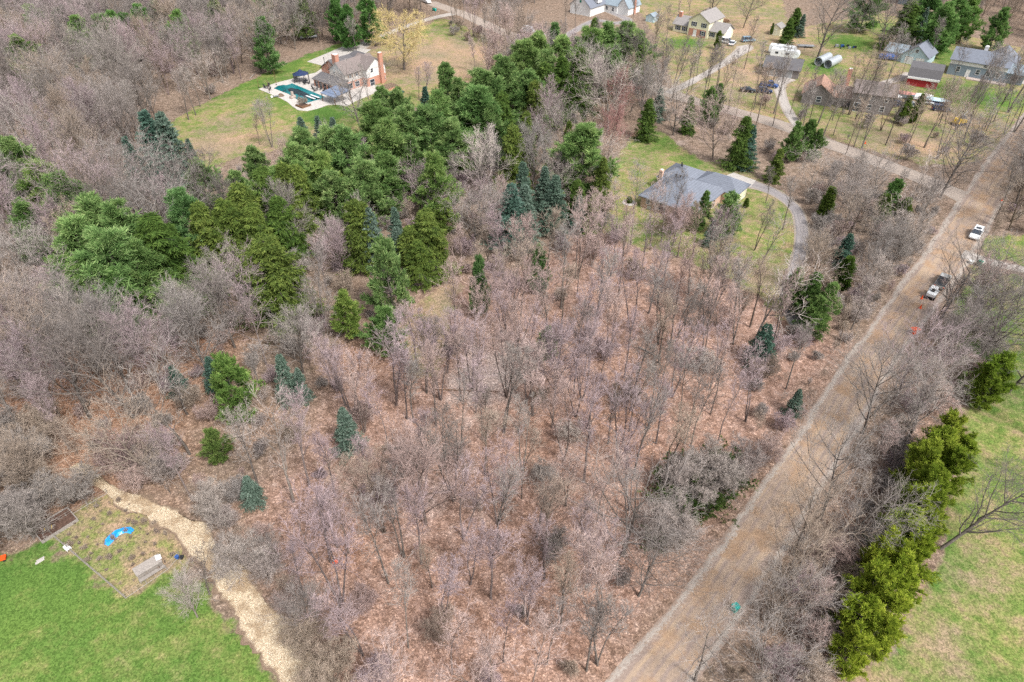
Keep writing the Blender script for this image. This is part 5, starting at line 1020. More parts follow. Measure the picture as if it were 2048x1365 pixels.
for a in [
 ('bluespruce', 290, 228, 17, 'dark blue-green spruce, left of the pair at the pool lawn corner', 1.0), ('bluespruce', 318, 232, 17, 'snow-blue spruce, right of the pair at the pool lawn corner', .95), ('bluespruce', 250, 278, 12, 'dim blue spruce below the pair at the pool lawn corner', .8), ('bluespruce', 373, 282, 11, 'slim blue spruce at the lower lawn corner', .7), ('bluespruce', 598, 238, 11, 'small blue spruce alone at the near edge of the pool lawn', .85), ('bluespruce', 632, 234, 9, 'blue spruce tip, left of two by the belt', .85), ('bluespruce', 663, 237, 9, 'blue spruce tip, right of two by the belt', .9),
 ('bluespruce', 848, 176, 10, 'dark blue spruce alone at the field side of the belt', .9), ('bluespruce', 1046, 328, 13, 'pointed blue spruce behind the forked grey tree', .8), ('bluespruce', 1092, 338, 11, 'blue spruce right of the forked grey tree', .9), ('bluespruce', 1020, 373, 14, 'dark blue spruce at the left of the blue trio', 1.0), ('bluespruce', 1052, 375, 12, 'pale blue spruce in the blue trio', 1.0), ('bluespruce', 1110, 355, 13, 'grey-blue spruce at the right of the blue trio', .9),
 ('bluespruce', 735, 418, 13, 'blue spruce leaning on the brown-green broad spruce', .8), ('bluespruce', 788, 418, 10, 'perfect small blue spruce cone at the back of three', .75), ('bluespruce', 790, 456, 9, 'pale blue spruce at the front of three', .9), ('bluespruce', 415, 716, 7, 'small very dark blue spruce left of the bright lone pine', .95), ('bluespruce', 556, 712, 9, 'pale blue spruce behind bare branches left of centre', .75), ('bluespruce', 592, 740, 6.5, 'low blue-green spruce right of the pale one', .8), ('bluespruce', 684, 822, 8, 'single blue-green spruce in the purple trees left of centre', .9), ('bluespruce', 490, 955, 5.5, 'blue-green spruce above the wood-chip trail', 1.0), ('bluespruce', 340, 735, 6, 'dim blue spruce inside the grey tree at the left', 1.0),
 ('bluespruce', 1428, 442, 6, 'powder-blue spruce in front of the round pine', .95), ('bluespruce', 1507, 252, 11, 'silvery blue spruce in front of the dark one by the ranch drive', .85), ('bluespruce', 1322, 178, 9, 'blue spruce left of the first spreading yard tree', .9), ('bluespruce', 1600, 782, 5, 'small blue-green spruce close to the left road edge', .9), ('bluespruce', 1160, 395, 8, 'dark blue spruce at the ranch lawn thicket', .9), ('bluespruce', 1857, 18, 13, 'pale blue cone in the top right group', .6), ('bluespruce', 1608, 30, 8, 'blue spruce behind the oak in the yard', .9),
 ('bluespruce', 1535, 650, 8, 'dark blue-green spruce in the thicket left of the road', 1.1), ('bluespruce', 1700, 470, 7, 'dim blue spruce in the roadside thicket', 1.1),
]: ever(*a, tint=(.7,.85,.85) if 'dark' in a[4] or 'dim' in a[4] else (1.05,1.05,1.05))
for a in [
 ('cedar', 1410, 386, 9, 'upright green cedar against the ranch house wall', 1.0), ('cedar', 1425, 178, 10, 'green cedar above the middle yard tree', 1.2), ('cedar', 1440, 172, 9, 'dark cedar right of the green one', 1.2), ('cedar', 1600, 248, 10, 'bushy cedar, left of the roadside three', 1.3), ('cedar', 1625, 242, 10, 'bushy cedar, middle of the roadside three', 1.2), ('cedar', 1640, 262, 8, 'bushy cedar, right of the roadside three', 1.2), ('cedar', 1602, 540, 9, 'green cedar at the drive foot, left of three', 1.2), ('cedar', 1632, 550, 9, 'green cedar at the drive foot, middle of three', 1.3), ('cedar', 1662, 568, 9, 'green cedar at the drive foot, right of three', 1.3), ('cedar', 1645, 600, 8, 'low cedar before the drive foot three', 1.3),
 ('cedar', 1795, 362, 8, 'dark cedar in the thicket beside the dirt road', 1.6), ('cedar', 1700, 520, 7, 'dark cedar below the dim blue spruce', 1.5), ('cedar', 1815, 400, 6, 'cedar under dead branches beside the dirt road', 1.6), ('cedar', 1440, 65, 6, 'small cedar at the right end of the cream house', 1.3), ('cedar', 1820, 195, 6, 'bright evergreen among the boats', 1.5), ('cedar', 1846, 192, 6, 'second bright evergreen among the boats', 1.4), ('cedar', 1808, 212, 5, 'low evergreen left among the boats', 1.5), ('cedar', 1835, 215, 4.5, 'low evergreen right among the boats', 1.5), ('cedar', 1547, 48, 4, 'small cedar against the white yard shed', .9), ('cedar', 1495, 398, 2.2, 'small round evergreen at the ranch garage corner', 1.8),
 ('cedar', 1775, 395, 7, 'dark cedar behind dead limbs by the road', 1.5), ('cedar', 1665, 380, 7, 'green cedar in the woods above the curved drive', 1.4),
]: ever('pine' if a[3] >= 8 else a[0], *a[1:5], (a[5] * .62 if a[3] >= 8 else a[5]), (.78, .85, .72) if 'dark' not in a[4] else (.62, .75, .62), 'cedar_tree', 'cedar')
p = PR['cedar'][0]; o = link('foliage', p.crown, SHRUB_RING); o.scale = (.45, .45, .14)
# juniper thicket left of the road, near
for px, py, H, w_, l in [(1335,985,3,3.0,'sprawling olive juniper, left part of the roadside thicket'),(1365,945,3.6,3.0,'sprawling juniper, back of the roadside thicket'),(1400,960,3.6,3.2,'sprawling juniper, middle of the roadside thicket'),(1440,925,4,2.6,'tall juniper behind the roadside thicket'),(1375,1010,3,3.2,'sprawling juniper, front of the roadside thicket'),(1425,1000,3,3.0,'sprawling juniper, front right of the roadside thicket'),(1470,955,3,2.6,'juniper at the right end of the roadside thicket'),(1318,1072,2.6,2.6,'round grey-green juniper below the thicket'),(1350,1060,2.4,2.0,'low juniper right of the round one')]:
    ever('juniper', px, py, H * .8, l, w_ * .33, (.62,.74,.78), 'juniper_bush', 'bush', 'junipers beside the lower dirt road')
for i, (px, py, H, l) in enumerate([(1912,842,8,'farthest yellow-green pine of the row by the right lawn'),(1940,880,6,'straggly yellowish pine beside the farthest of the row'),(1893,875,8.5,'second pine from the far end of the lawn row'),(1925,910,7.5,'darker pine behind the second of the lawn row'),(1862,905,8.5,'third pine from the far end of the lawn row, rich green'),(1880,950,8.5,'fourth pine of the lawn row on the lawn side'),(1848,985,8.5,'fifth pine of the lawn row, road side'),(1868,1015,8,'sixth pine of the lawn row, lawn side beside the big bare tree'),(1820,1035,8.5,'seventh pine of the lawn row, road side'),(1842,1075,8,'eighth pine of the lawn row, lawn side'),(1795,1090,8.5,'ninth pine of the lawn row, road side'),(1815,1135,8,'tenth pine of the lawn row, lawn side'),(1765,1150,8.5,'brightest yellow pine near the low end of the lawn row'),(1785,1195,8,'pine behind the brightest yellow one in the row'),(1735,1215,8,'second nearest pine of the lawn row'),(1765,1240,7.5,'pine on the lawn side near the low end'),(1722,1270,7,'nearest pine at the low end of the lawn row')]):
    ever('limep', px, py, H, l, 1.0, (1.08, 1.05, 1) if i < 9 else (1.22, 1.15, 1), 'pine_tree', 'pine', 'yellow-green pines in the row by the right lawn')
for a in [('limep', 2012, 722, 8, 'rounded yellow-green pine at the right edge above the lawn', 1.1), ('limep', 1990, 760, 6, 'low part-bare pine beside the right-edge pine', 1.0)]: ever(*a, tint=(.85, .9, .9))

for px, py in ((1345,985),(1380,1000),(1410,965),(1440,990),(1465,960),(1325,1075)): LATEB.append((px, py))
# ---------------------------------------------------------------- single bare trees, placed by the foot of the trunk
def foot(kind, px, py, H, tint, label, wide=1.0, lean=(0, 0), name='bare_tree', group=None): return plant(kind, at(px, py), H, tint, name, label, 'tree', group, wide, None if lean == (0, 0) else 0.0, lean)
foot('willow', 808, 140, 17, 'one', 'large yellow willow alone in the dry field', 1.15, name='willow_tree')
plant('bush', at(607, 212), 2.4, 'tan', 'small_tree', 'small rounded tree growing in the pool-corner planter', 'tree')
for a in [
 ('fork', 713, 106, 12, 'grey', 'forked bare tree between the pale drive and the field'), ('slim', 740, 83, 11, 'tan', 'bare tree beside the bend of the pale drive'), ('thin', 795, 132, 9, 'dark', 'thin bare tree left of the willow trunk'),
 ('fork', 908, 47, 14, 'grey', 'leftmost bare tree of the row along the gravel road'), ('slim', 928, 44, 15, 'grey', 'second bare tree of the row along the gravel road'), ('slim', 947, 56, 15, 'tan', 'third bare tree of the row along the gravel road'), ('slim', 1001, 79, 16, 'grey', 'fourth bare tree of the row along the gravel road'), ('fork', 1017, 88, 16, 'grey', 'fifth bare tree of the row along the gravel road'),
 ('oak', 1036, 80, 14, 'grey', 'leafless tree left of the work van'), ('slim', 1050, 86, 12, 'tan', 'leafless tree in front of the work van'), ('slim', 1150, 55, 14, 'grey', 'bare tree before the white garage'), ('slim', 1130, 62, 12, 'tan', 'tan bare tree left of the white garage drive'),
 ('fork', 378, 240, 14, 'pale', 'bare tree at the lawn edge, lowest of four by the woods'), ('slim', 392, 231, 13, 'grey', 'bare tree second of four by the woods edge'), ('slim', 401, 214, 12, 'grey', 'bare tree third of four by the woods edge'), ('oak', 421, 200, 12, 'pale', 'bare tree uppermost of four by the woods edge'),
 ('fork', 545, 295, 13, 'grey', 'open bare tree below the pool alone on dry grass'), ('slim', 520, 290, 9, 'pink', 'small bare tree left of the open one below the pool'), ('oak', 723, 268, 15, 'grey', 'bare tree directly below the pavilion'), ('slim', 688, 222, 8, 'tan', 'small bare tree beside the pavilion post'), ('fork', 738, 205, 11, 'grey', 'leaning bare tree in front of the brick house'),
 ('fork', 852, 208, 12, 'purple', 'purple-grey bare trees left of the lone narrow pine'), ('slim', 838, 200, 10, 'purple', 'smaller purple-grey tree right of the garden bed'), ('slim', 950, 145, 11, 'purple', 'purple-grey tree in the dry field corner'), ('fork', 975, 140, 12, 'grey', 'forked tree at the right end of the dry field'),
 ('oak', 1635, 116, 20, 'dark', 'tall dark oak beside the culvert pipes'), ('oak', 1757, 107, 17, 'dark', 'dark bare tree at the far lawn left of the pale blue garage'), ('oak', 1487, 56, 14, 'dark', 'round-crowned bare tree alone right of the cream house'), ('slim', 1265, 47, 13, 'grey', 'bare tree at the right end of the white house'), ('oak', 1420, 36, 13, 'dark', 'dark tree behind the cream house roof'), ('slim', 1354, 44, 8, 'pink', 'small pink-grey tree left of the cream house chimney'), ('slim', 1378, 34, 8, 'grey', 'small bare tree behind the cream house wing'),
 ('oak', 1346, 271, 13, 'pale', 'spreading pale tree at the top of the ranch lawn'), ('oak', 1425, 319, 14, 'pink', 'spreading pinkish tree behind the ranch house'), ('vase', 1216, 317, 12, 'red', 'red-twigged vase-shaped tree at the ranch lawn edge'), ('vase', 1232, 262, 14, 'red', 'reddish tree half hidden behind the big grey crown'),
 ('vase', 960, 398, 15, 'white', 'large pale grey oval tree below the broadest pine'), ('vase', 1066, 382, 14, 'grey', 'forked grey tree between two blue spruces'), ('oak', 1215, 272, 18, 'pale', 'massive pale grey tree crown left of the ranch lawn'), ('oak', 1180, 215, 16, 'grey', 'large grey crown behind the massive pale one'), ('oak', 1270, 190, 15, 'dark', 'dark grey tree above the massive pale crown'), ('vase', 1100, 300, 15, 'purple', 'purple-topped tree between olive spruces'), ('oak', 1130, 330, 13, 'grey', 'grey thicket tree left of the wide layered pine'),
 ('slim', 1531, 407, 9, 'dark', 'small dark tree inside the driveway curve'), ('slim', 1565, 460, 13, 'grey', 'single straight tree inside the driveway curve'), ('fork', 1509, 502, 11, 'dark', 'dark forked tree on the ranch front lawn'), ('snag', 1517, 548, 12, 'pale', 'pale leaning tree on the ranch front lawn'), ('thin', 1261, 490, 17, 'grey', 'tall thin tree before the ranch house corner'), ('thin', 1322, 485, 16, 'grey', 'tall thin tree before the ranch brick wall'), ('thin', 1339, 482, 15, 'dark', 'dark thin tree before the ranch roof'), ('thin', 1230, 477, 15, 'pale', 'pale thin tree left of the ranch shrub ring'), ('thin', 1300, 500, 15, 'pink', 'pinkish thin tree before the ranch window'), ('bush', 1345, 470, 6, 'pink', 'pink bushy growth before the ranch house corner'),
 ('thin', 1288, 505, 15, 'grey', 'grey thin tree in front of the ranch corner trees'), ('slim', 1355, 515, 14, 'pink', 'pinkish tree in front of the ranch middle'), ('slim', 1385, 520, 13, 'tan', 'tan tree below the upright green cedar'), ('fork', 1415, 525, 13, 'purple', 'purple-grey forked tree below the round bushy pine'), ('thin', 1450, 540, 14, 'grey', 'grey thin tree below the powder-blue spruce'), ('slim', 1245, 520, 13, 'pink', 'pinkish tree at the lower left of the ranch lawn'),
 ('oak', 181, 836, 16, 'dark', 'dark leaning oak, left of the two big ones at the left edge'), ('oak', 267, 836, 16, 'dark', 'thick dark oak, right of the two big ones at the left'), ('vase', 330, 790, 15, 'purple', 'broad purple-grey dome tree left of the bright lone pine'), ('snag', 375, 830, 12, 'grey', 'grey twisted tree below the purple dome tree'), ('oak', 90, 800, 16, 'tan', 'broad tan-grey oak at the left edge'), ('snag', 150, 760, 13, 'grey', 'pale crooked tree behind the leaning oak'),
 ('fork', 709, 845, 14, 'purple', 'straight dark-trunked tree beside the small blue spruce'), ('slim', 671, 993, 14, 'purple', 'purple-grey tree with a double dark trunk left of centre'), ('snag', 587, 1004, 15, 'pale', 'white-barked twisted tree near the wood-chip trail'), ('slim', 520, 985, 15, 'pale', 'pale leaning tree left of the white-barked one'), ('slim', 662, 1125, 15, 'purple', 'tree with a curved trunk over an orange stump'), ('slim', 675, 1095, 13, 'purple', 'slender tree right behind the curved trunk'), ('slim', 698, 1107, 12, 'pink', 'pinkish slender tree right of the curved trunk'),
 ('fork', 808, 1112, 14, 'grey', 'forked tree at the bottom centre left'), ('slim', 843, 1128, 14, 'purple', 'purple tree just right of the bottom forked one'), ('vase', 852, 1048, 16, 'pink', 'pink fan-crowned tree at the lot centre left'), ('slim', 865, 1176, 8, 'tan', 'short mossy tree at the bottom centre'), ('fork', 942, 1171, 13, 'purple', 'purple tree with a dark foot at the bottom centre'), ('fork', 909, 1000, 16, 'dark', 'thick double-trunked dark tree at the lot centre'), ('slim', 997, 1101, 16, 'grey', 'greenish-trunked tree right of the lot centre'), ('slim', 1087, 1117, 17, 'tan', 'tan tree leaning right at the bottom middle'),
 ('fork', 1054, 808, 17, 'purple', 'tall V-trunked tree above the lot centre'), ('slim', 922, 802, 14, 'pink', 'tree with a low side limb on the pale leaf patch'), ('thin', 964, 880, 18, 'purple', 'very tall thin trunk on the pale leaf patch'), ('fork', 854, 786, 14, 'dark', 'dark sharply forked tree left of the pale leaf patch'), ('slim', 814, 839, 13, 'purple', 'purple tree left below the dark forked one'), ('slim', 828, 846, 13, 'grey', 'grey tree touching the purple one left of the patch'), ('slim', 741, 989, 13, 'purple', 'dark-footed tree between the double trunks'),
 ('thin', 1007, 736, 15, 'purple', 'thin purple tree above the pale leaf patch'), ('thin', 1037, 685, 14, 'purple', 'thin tree by the small green pine'), ('vase', 1108, 812, 14, 'purple', 'dense purple-crowned tree right of the V-trunk'), ('slim', 1104, 855, 12, 'pink', 'pinkish tree in front of the dense purple crown'), ('fork', 1167, 704, 14, 'purple', 'forked tree in the upper middle of the lot'), ('thin', 1148, 783, 17, 'dark', 'thin dark trunk right of the dense purple crown'), ('fork', 1162, 803, 16, 'purple', 'clump of dark stems in the middle of the lot'), ('slim', 1222, 704, 13, 'pink', 'pinkish tree left of the fallen pale log'),
 ('fork', 1315, 689, 15, 'grey', 'long-trunked forked tree below the ranch lawn'), ('slim', 1337, 702, 14, 'grey', 'tree right of the long-trunked forked one'), ('fork', 1361, 736, 12, 'dark', 'dark mossy forked tree in the right of the lot'), ('fork', 1404, 722, 13, 'dark', 'dark leaning tree in the right of the lot'), ('snag', 1500, 707, 17, 'white', 'tall pale smooth-barked tree near the road side'), ('vase', 1402, 610, 12, 'tan', 'tan fan-shaped tree below the ranch lawn'), ('thin', 1258, 864, 15, 'grey', 'thin grey tree at the right of centre'), ('slim', 1216, 889, 10, 'grey', 'short-crowned tree with a bare lower trunk right of centre'),
 ('fork', 1297, 857, 15, 'dark', 'mossy double-stemmed tree in the right half'), ('slim', 1312, 888, 12, 'purple', 'purple tree right below the mossy double stem'), ('thin', 1369, 888, 15, 'grey', 'left of two parallel leaning trunks'), ('thin', 1381, 894, 16, 'dark', 'right of two parallel leaning trunks'), ('slim', 1174, 857, 12, 'purple', 'purple tree below the dark stem clump'), ('slim', 1266, 960, 16, 'grey', 'grey tree with a mossy trunk lower right of centre'),
 ('oak', 1246, 1111, 15, 'grey', 'large grey oak beside the lower dirt road'), ('oak', 1277, 1193, 9, 'dark', 'dark low-forked tree reaching towards the road', 1.1, (0, .3)), ('slim', 1173, 1342, 14, 'dark', 'dark-trunked tree at the bottom edge left of the road'), ('fork', 1195, 1330, 12, 'grey', 'forked tree at the bottom edge beside the road'), ('slim', 1120, 1260, 14, 'tan', 'tan tree at the bottom right of centre'),
 ('oak', 1587, 1111, 13, 'tan', 'tan-grey oak right of the road with mossy limbs', .72), ('oak', 1640, 1038, 15, 'grey', 'big multi-limbed tree right of the road below its middle', .72), ('oak', 1725, 868, 15, 'grey', 'big tree overhanging the road middle', .72), ('oak', 1783, 812, 13, 'purple', 'purple-grey tree right of the overhanging one'), ('oak', 1526, 1265, 12, 'grey', 'crooked mossy tree right of the teal bin', .72), ('oak', 1545, 1190, 13, 'tan', 'low-limbed tree above the crooked mossy one', .72), ('snag', 1390, 1362, 12, 'grey', 'bare tree at the bottom edge in the road mouth'),
 ('oak', 1880, 1098, 15, 'dark', 'big dark leafless tree leaning from the pine row over the lawn', .8, (-.05, .42)), ('oak', 1945, 741, 14, 'dark', 'dark tree on the lawn beside the upper right thicket'), ('slim', 1866, 650, 12, 'dark', 'dark multi-limbed tree below the road roller'), ('oak', 1880, 640, 13, 'dark', 'dark tree overhanging the road near the roller'),
 ('snag', 1810, 430, 12, 'white', 'dead pale tree with snaking limbs beside the road'), ('snag', 1790, 480, 10, 'white', 'second dead pale tree lower beside the road'), ('oak', 1880, 395, 14, 'dark', 'dark oak at the crossing of the two roads'), ('oak', 1905, 350, 14, 'grey', 'grey tree across the gravel road at the crossing'),
 ('slim', 1990, 440, 14, 'dark', 'dark tree right of the white SUV'), ('fork', 2020, 445, 14, 'tan', 'tan tree right of the road above the side driveway'), ('vase', 90, 985, 10, 'tan', 'large tan bushy tree left of the garden plot'), ('snag', 420, 1190, 7, 'dark', 'dark branching tree over the wood-chip trail', 1.2), ('vase', 620, 1270, 9, 'grey', 'grey fan-shaped tree at the right of the wood-chip trail'), ('vase', 395, 1235, 7, 'pale', 'pale bushy tree at the right edge of the green lawn'),
]: foot(*a)
for i, (px, py) in enumerate(LATEB): plant('bush', at(px, py), 5.5, 'pale', 'twiggy_bush', ['pale bare bush over the left juniper', 'pale bare bush over the middle juniper', 'pale bare bush behind the front junipers', 'pale bare bush over the right junipers', 'pale bare bush at the right end of the junipers', 'pale bare bush over the round grey-green juniper'][i], 'bush', 'bare bushes among the roadside junipers')
# tree rows in front of the dark brick house and the blue-grey house
row_spots = [(1460,226),(1478,240),(1500,236),(1522,250),(1545,262),(1560,236),(1590,270),(1612,262),(1655,282),(1668,266),(1690,300),(1712,292),(1735,308),(1765,300),(1788,330),(1905,225),(1918,240),(1945,222),(1958,245),(1975,250),(1992,238),(2008,262),(2030,255),(2045,275),(1900,262),(1878,250),(1385,205),(1405,214),(1330,205),(1316,188),(1430,232),(1345,196),(1372,190),(1740,160),(1762,175),(1772,200),(1815,290),(1845,300),(1930,285),(1870,320),(1960,300),(1480,150),(1700,220),(1720,250),(1750,230),(1770,260),(1640,245),(1610,240),(1575,232),(1530,215),(1505,215),(1675,240),(1880,190),(1800,165),(1790,140),(1840,100),(1850,130),(1940,190),(1970,195),(2000,200),(2020,215),(1985,270),(1440,200),(1415,195),(1400,150),(1300,130),(1320,110),(1340,120)]
# ---------------------------------------------------------------- woods filled in between
placed = np.array([(x, y) for x, y, k in PLACED])
CLEAR += [(*at(885, 598), 5), (*at(862, 640), 5), (*at(850, 690), 4), (*at(905, 575), 4)]
clear = np.array([(x, y, r_) for x, y, r_ in CLEAR])
lines = [(road_line, 5.4), (road2_line, 4.2), (dr1_line, 3.5), (dr2_line, 3), (dr3_line, 3.2), (dr4_line, 3), (dr5_line, 3), (dr7_line, 3), (dr8_line, 3), (path_line, 3.2)]
pool = gp([(510,185),(545,165),(640,135),(765,165),(760,190),(690,218),(600,228),(570,208)])
ALLP = [tuple(q) for q in placed]
def scatter(poly, dmin, tries, seed, gap=None, linegap=0.0):
    r = np.random.default_rng(seed); G = gp(poly); lo = G.min(0); hi = G.max(0); out = []
    C = r.uniform(lo, hi, (tries, 2)); C = C[sdf(C, G) > 0]
    C = C[sdf(C, pool) < 1]
    for ln, w_ in lines:
        if len(C) == 0: break
        d = np.sqrt(((C[:, None] - ln[None]) ** 2).sum(2)).min(1); C = C[d > w_ + linegap]
    d = np.sqrt(((C[:, None] - clear[None, :, :2]) ** 2).sum(2)) - clear[None, :, 2]; C = C[d.min(1) > 0]
    C = C[front_ok(C)] if len(C) and dmin > 3.9 and not np.isclose(gap or 0, 1.0) else C
    gap = gap or dmin; base = np.array(ALLP) if ALLP else np.zeros((0, 2))
    d = np.sqrt(((C[:, None] - base[None]) ** 2).sum(2)).min(1); C = C[d > gap]
    for q in C:
        if not out or np.min(((np.array(out) - q) ** 2).sum(1)) > dmin * dmin: out.append(q)
    ALLP.extend(tuple(q) for q in out); return out
EV = np.array([(x, y) for x, y, k in PLACED if k in ('pine', 'norway', 'fatspruce', 'roundp', 'limep', 'bluespruce', 'cedar', 'juniper')] + [at(*q) for q in ((960,398),(945,398),(975,398),(1215,272),(1216,317),(330,790),(310,790),(350,790),(1346,271),(1425,319),(852,1048),(840,1048),(587,1004),(1066,382),(267,836),(181,836))])
def front_ok(C):
    "keep clear of the side of an evergreen that the open ground faces"
    u = EV / np.linalg.norm(EV, axis=1)[:, None]; D = EV[None] - C[:, None]
    along = (D * u[None]).sum(2); side = np.abs(D[..., 0] * u[None, :, 1] - D[..., 1] * u[None, :, 0])
    return ~((along > -1.5) & (along < 12.5) & (side < 3.9)).any(1)
def visible_px(q):
    d = np.array([q[0], q[1], -CAM_H]); c, s = math.cos(PITCH), math.sin(PITCH)
    zc = d[1]*c - d[2]*s; yc = d[1]*s + d[2]*c; return 1024 + FPX*d[0]/zc, 682.5 - FPX*yc/zc
REST = []; CAND = []
TN = {'purple': 'purple-grey', 'pink': 'pinkish', 'grey': 'grey', 'tan': 'tan', 'pale': 'pale grey', 'dark': 'dark', 'white': 'whitish'}
KN = {'slim': 'slender', 'fork': 'forked', 'thin': 'thin', 'vase': 'fan-shaped', 'oak': 'spreading', 'snag': 'twisted', 'bush': 'twiggy', 'sapling': 'whippy'}
LAND = [(visible_px((x, y)), l) for (x, y, k), l in zip(PLACED, PLABEL) if len(l.split()) <= 10 and k in ('slim', 'fork', 'thin', 'vase', 'oak', 'snag', 'pine', 'roundp', 'norway', 'bluespruce', 'fatspruce', 'limep', 'willow') and 'row' not in l]
USED = set(PLABEL)
for o_ in SC.objects:
    if o_.parent is None and o_.get('category') in ('house', 'garage', 'barn', 'shed', 'pipe', 'excavator', 'boat', 'car', 'travel trailer', 'pickup') and len(o_['label'].split()) <= 10: LAND.append((visible_px(o_.location), o_['label']))
def where(q, tint, k, noun):
    px, py = visible_px(q)
    L_ = sorted((((px - u) ** 2 + (py - v) ** 2) ** .5, u, v, l) for (u, v), l in LAND)[:14]
    for d, u, v, l in L_:
        dx, dy = px - u, py - v
        di = ('right of' if dx > 0 else 'left of') if abs(dx) > abs(dy) else ('below' if dy > 0 else 'above')
        for near in ('just ' if d < 45 else '', 'farther '):
            t = f"{TN[tint]} {KN[k]} {noun} {near}{di} the {l}"
            if len(t.split()) <= 16 and t not in USED: USED.add(t); return t
    t = f"{TN[tint]} {KN[k]} {noun} in the {'left' if px < 1024 else 'right'} part of the woods"; return t
def fill(poly, dmin, seed, kinds, tints, hr, label, group, gap=None, individual=True, lg=0.0, tries=6000, wide=1.0, name='bare_tree', cat='tree'):
    for q in scatter(poly, dmin, tries, seed, gap, lg):
        k = prng.choice(kinds); H = prng.uniform(*hr); t = prng.choice(tints); px, py = visible_px(q)
        size = H / math.sqrt(q[0]**2 + q[1]**2 + CAM_H**2); infr = -20 < px < 2068 and -10 < py < 1500
        CAND.append((size if (individual and infr) else -1, tuple(q), k, H, t, label, group, wide * prng.uniform(.9, 1.15), name, cat))
def flush(nmax):
    CAND.sort(key=lambda c: -c[0]); n_ = 0
    for sz, q, k, H, t, label, group, wd_, name, cat in CAND:
        if n_ < nmax and sz > 0:
            n_ += 1; plant(k, q, H, t, name, where(q, t, k, 'leafless tree' if name == 'bare_tree' else 'bush'), cat, group, wd_)
        else: REST.append((q[0], q[1], k, H, t))
    CAND.clear()
for px, py in row_spots:
    k_ = prng.choice(['thin', 'slim', 'fork', 'slim', 'thin']); q = at(px + prng.uniform(-13, 13), py + prng.uniform(-11, 11)); H = prng.uniform(13, 19)
    if all((q[0]-cx)**2 + (q[1]-cy)**2 > (cr*.75)**2 for cx, cy, cr in CLEAR): CAND.append((H / math.sqrt(q[0]**2 + q[1]**2 + CAM_H**2), q, k_, H, prng.choice(['dark', 'grey', 'tan', 'grey']), '', 'slender leafless trees along the upper right gravel road', 1.0, 'bare_tree', 'tree')); ALLP.append(q)
LOT = [(640,800),(700,700),(780,680),(900,700),(960,600),(1080,520),(1190,510),(1320,560),(1480,600),(1570,670),(1660,680),(1620,760),(1480,970),(1330,1170),(1180,1370),(1050,1470),(640,1470),(655,1330),(560,1180),(470,1100),(540,1000),(600,900)]
fill(LOT, 4.6, 21, ['slim', 'fork', 'slim', 'thin', 'fork'], ['purple', 'purple', 'pink', 'grey', 'pink', 'tan'], (12, 17), 'slender purple-grey leafless tree in the leaf-covered central lot', 'slender leafless trees filling the central lot', 2.6)
fill([(-60,560),(60,540),(250,640),(420,600),(560,600),(700,640),(660,760),(600,860),(520,980),(440,1050),(330,1000),(200,930),(120,900),(-60,920)], 5.2, 22, ['slim', 'oak', 'vase', 'fork', 'snag'], ['grey', 'grey', 'tan', 'pale', 'purple'], (11, 16), 'grey-brown leafless tree in the rust-coloured woods at the left', 'leafless trees of the left-hand woods', 3.4)
fill([(480,430),(560,420),(760,380),(980,370),(1200,380),(1240,470),(1060,500),(930,560),(820,640),(700,640),(600,560)], 4.6, 23, ['slim', 'vase', 'fork', 'oak'], ['grey', 'pale', 'pink', 'purple', 'tan'], (9, 13), 'pale grey leafless tree mixed among the middle evergreens', 'leafless trees among the middle evergreens', 3.2)
fill([(1610,390),(1700,385),(1850,425),(1885,450),(1800,620),(1690,760),(1640,740),(1610,650),(1625,500),(1615,420)], 4.2, 24, ['oak', 'slim', 'snag', 'vase'], ['pale', 'grey', 'tan', 'grey'], (7, 11), 'tangled pale grey leafless tree in the thicket between driveway and dirt road', 'leafless trees between the curved driveway and the dirt road', 3.0)
fill([(1480,1470),(1530,1300),(1640,1120),(1760,900),(1860,740),(1930,620),(1960,560),(1960,640),(1850,830),(1810,940),(1770,1070),(1740,1180),(1690,1290),(1640,1400),(1600,1480)], 4.6, 25, ['oak', 'slim', 'vase', 'oak'], ['pink', 'grey', 'tan', 'grey'], (9, 13), 'spreading leafless tree on the leafy strip right of the dirt road', 'leafless trees on the strip right of the dirt road', 3.0, lg=2.6)
fill([(1960,430),(2010,340),(2120,280),(2300,320),(2300,460),(1985,465)], 5, 26, ['oak', 'slim'], ['dark', 'tan', 'grey'], (11, 15), 'brown leafless tree right of the dirt road above the side driveway', 'leafless trees above the side driveway', 3.0)
fill([(1960,600),(2060,640),(2250,800),(2250,1000),(2010,960),(1980,840),(1960,700)], 9.0, 27, ['oak', 'slim'], ['dark', 'grey'], (9, 13), 'dark leafless tree scattered on the right-hand lawn', 'leafless trees scattered on the right-hand lawn', 4.0)
HAND = sum(1 for p_ in PLACED if p_[2] in ('slim', 'fork', 'thin', 'vase', 'oak', 'snag')); flush(max(0, 299 - HAND)); print('hand', HAND)
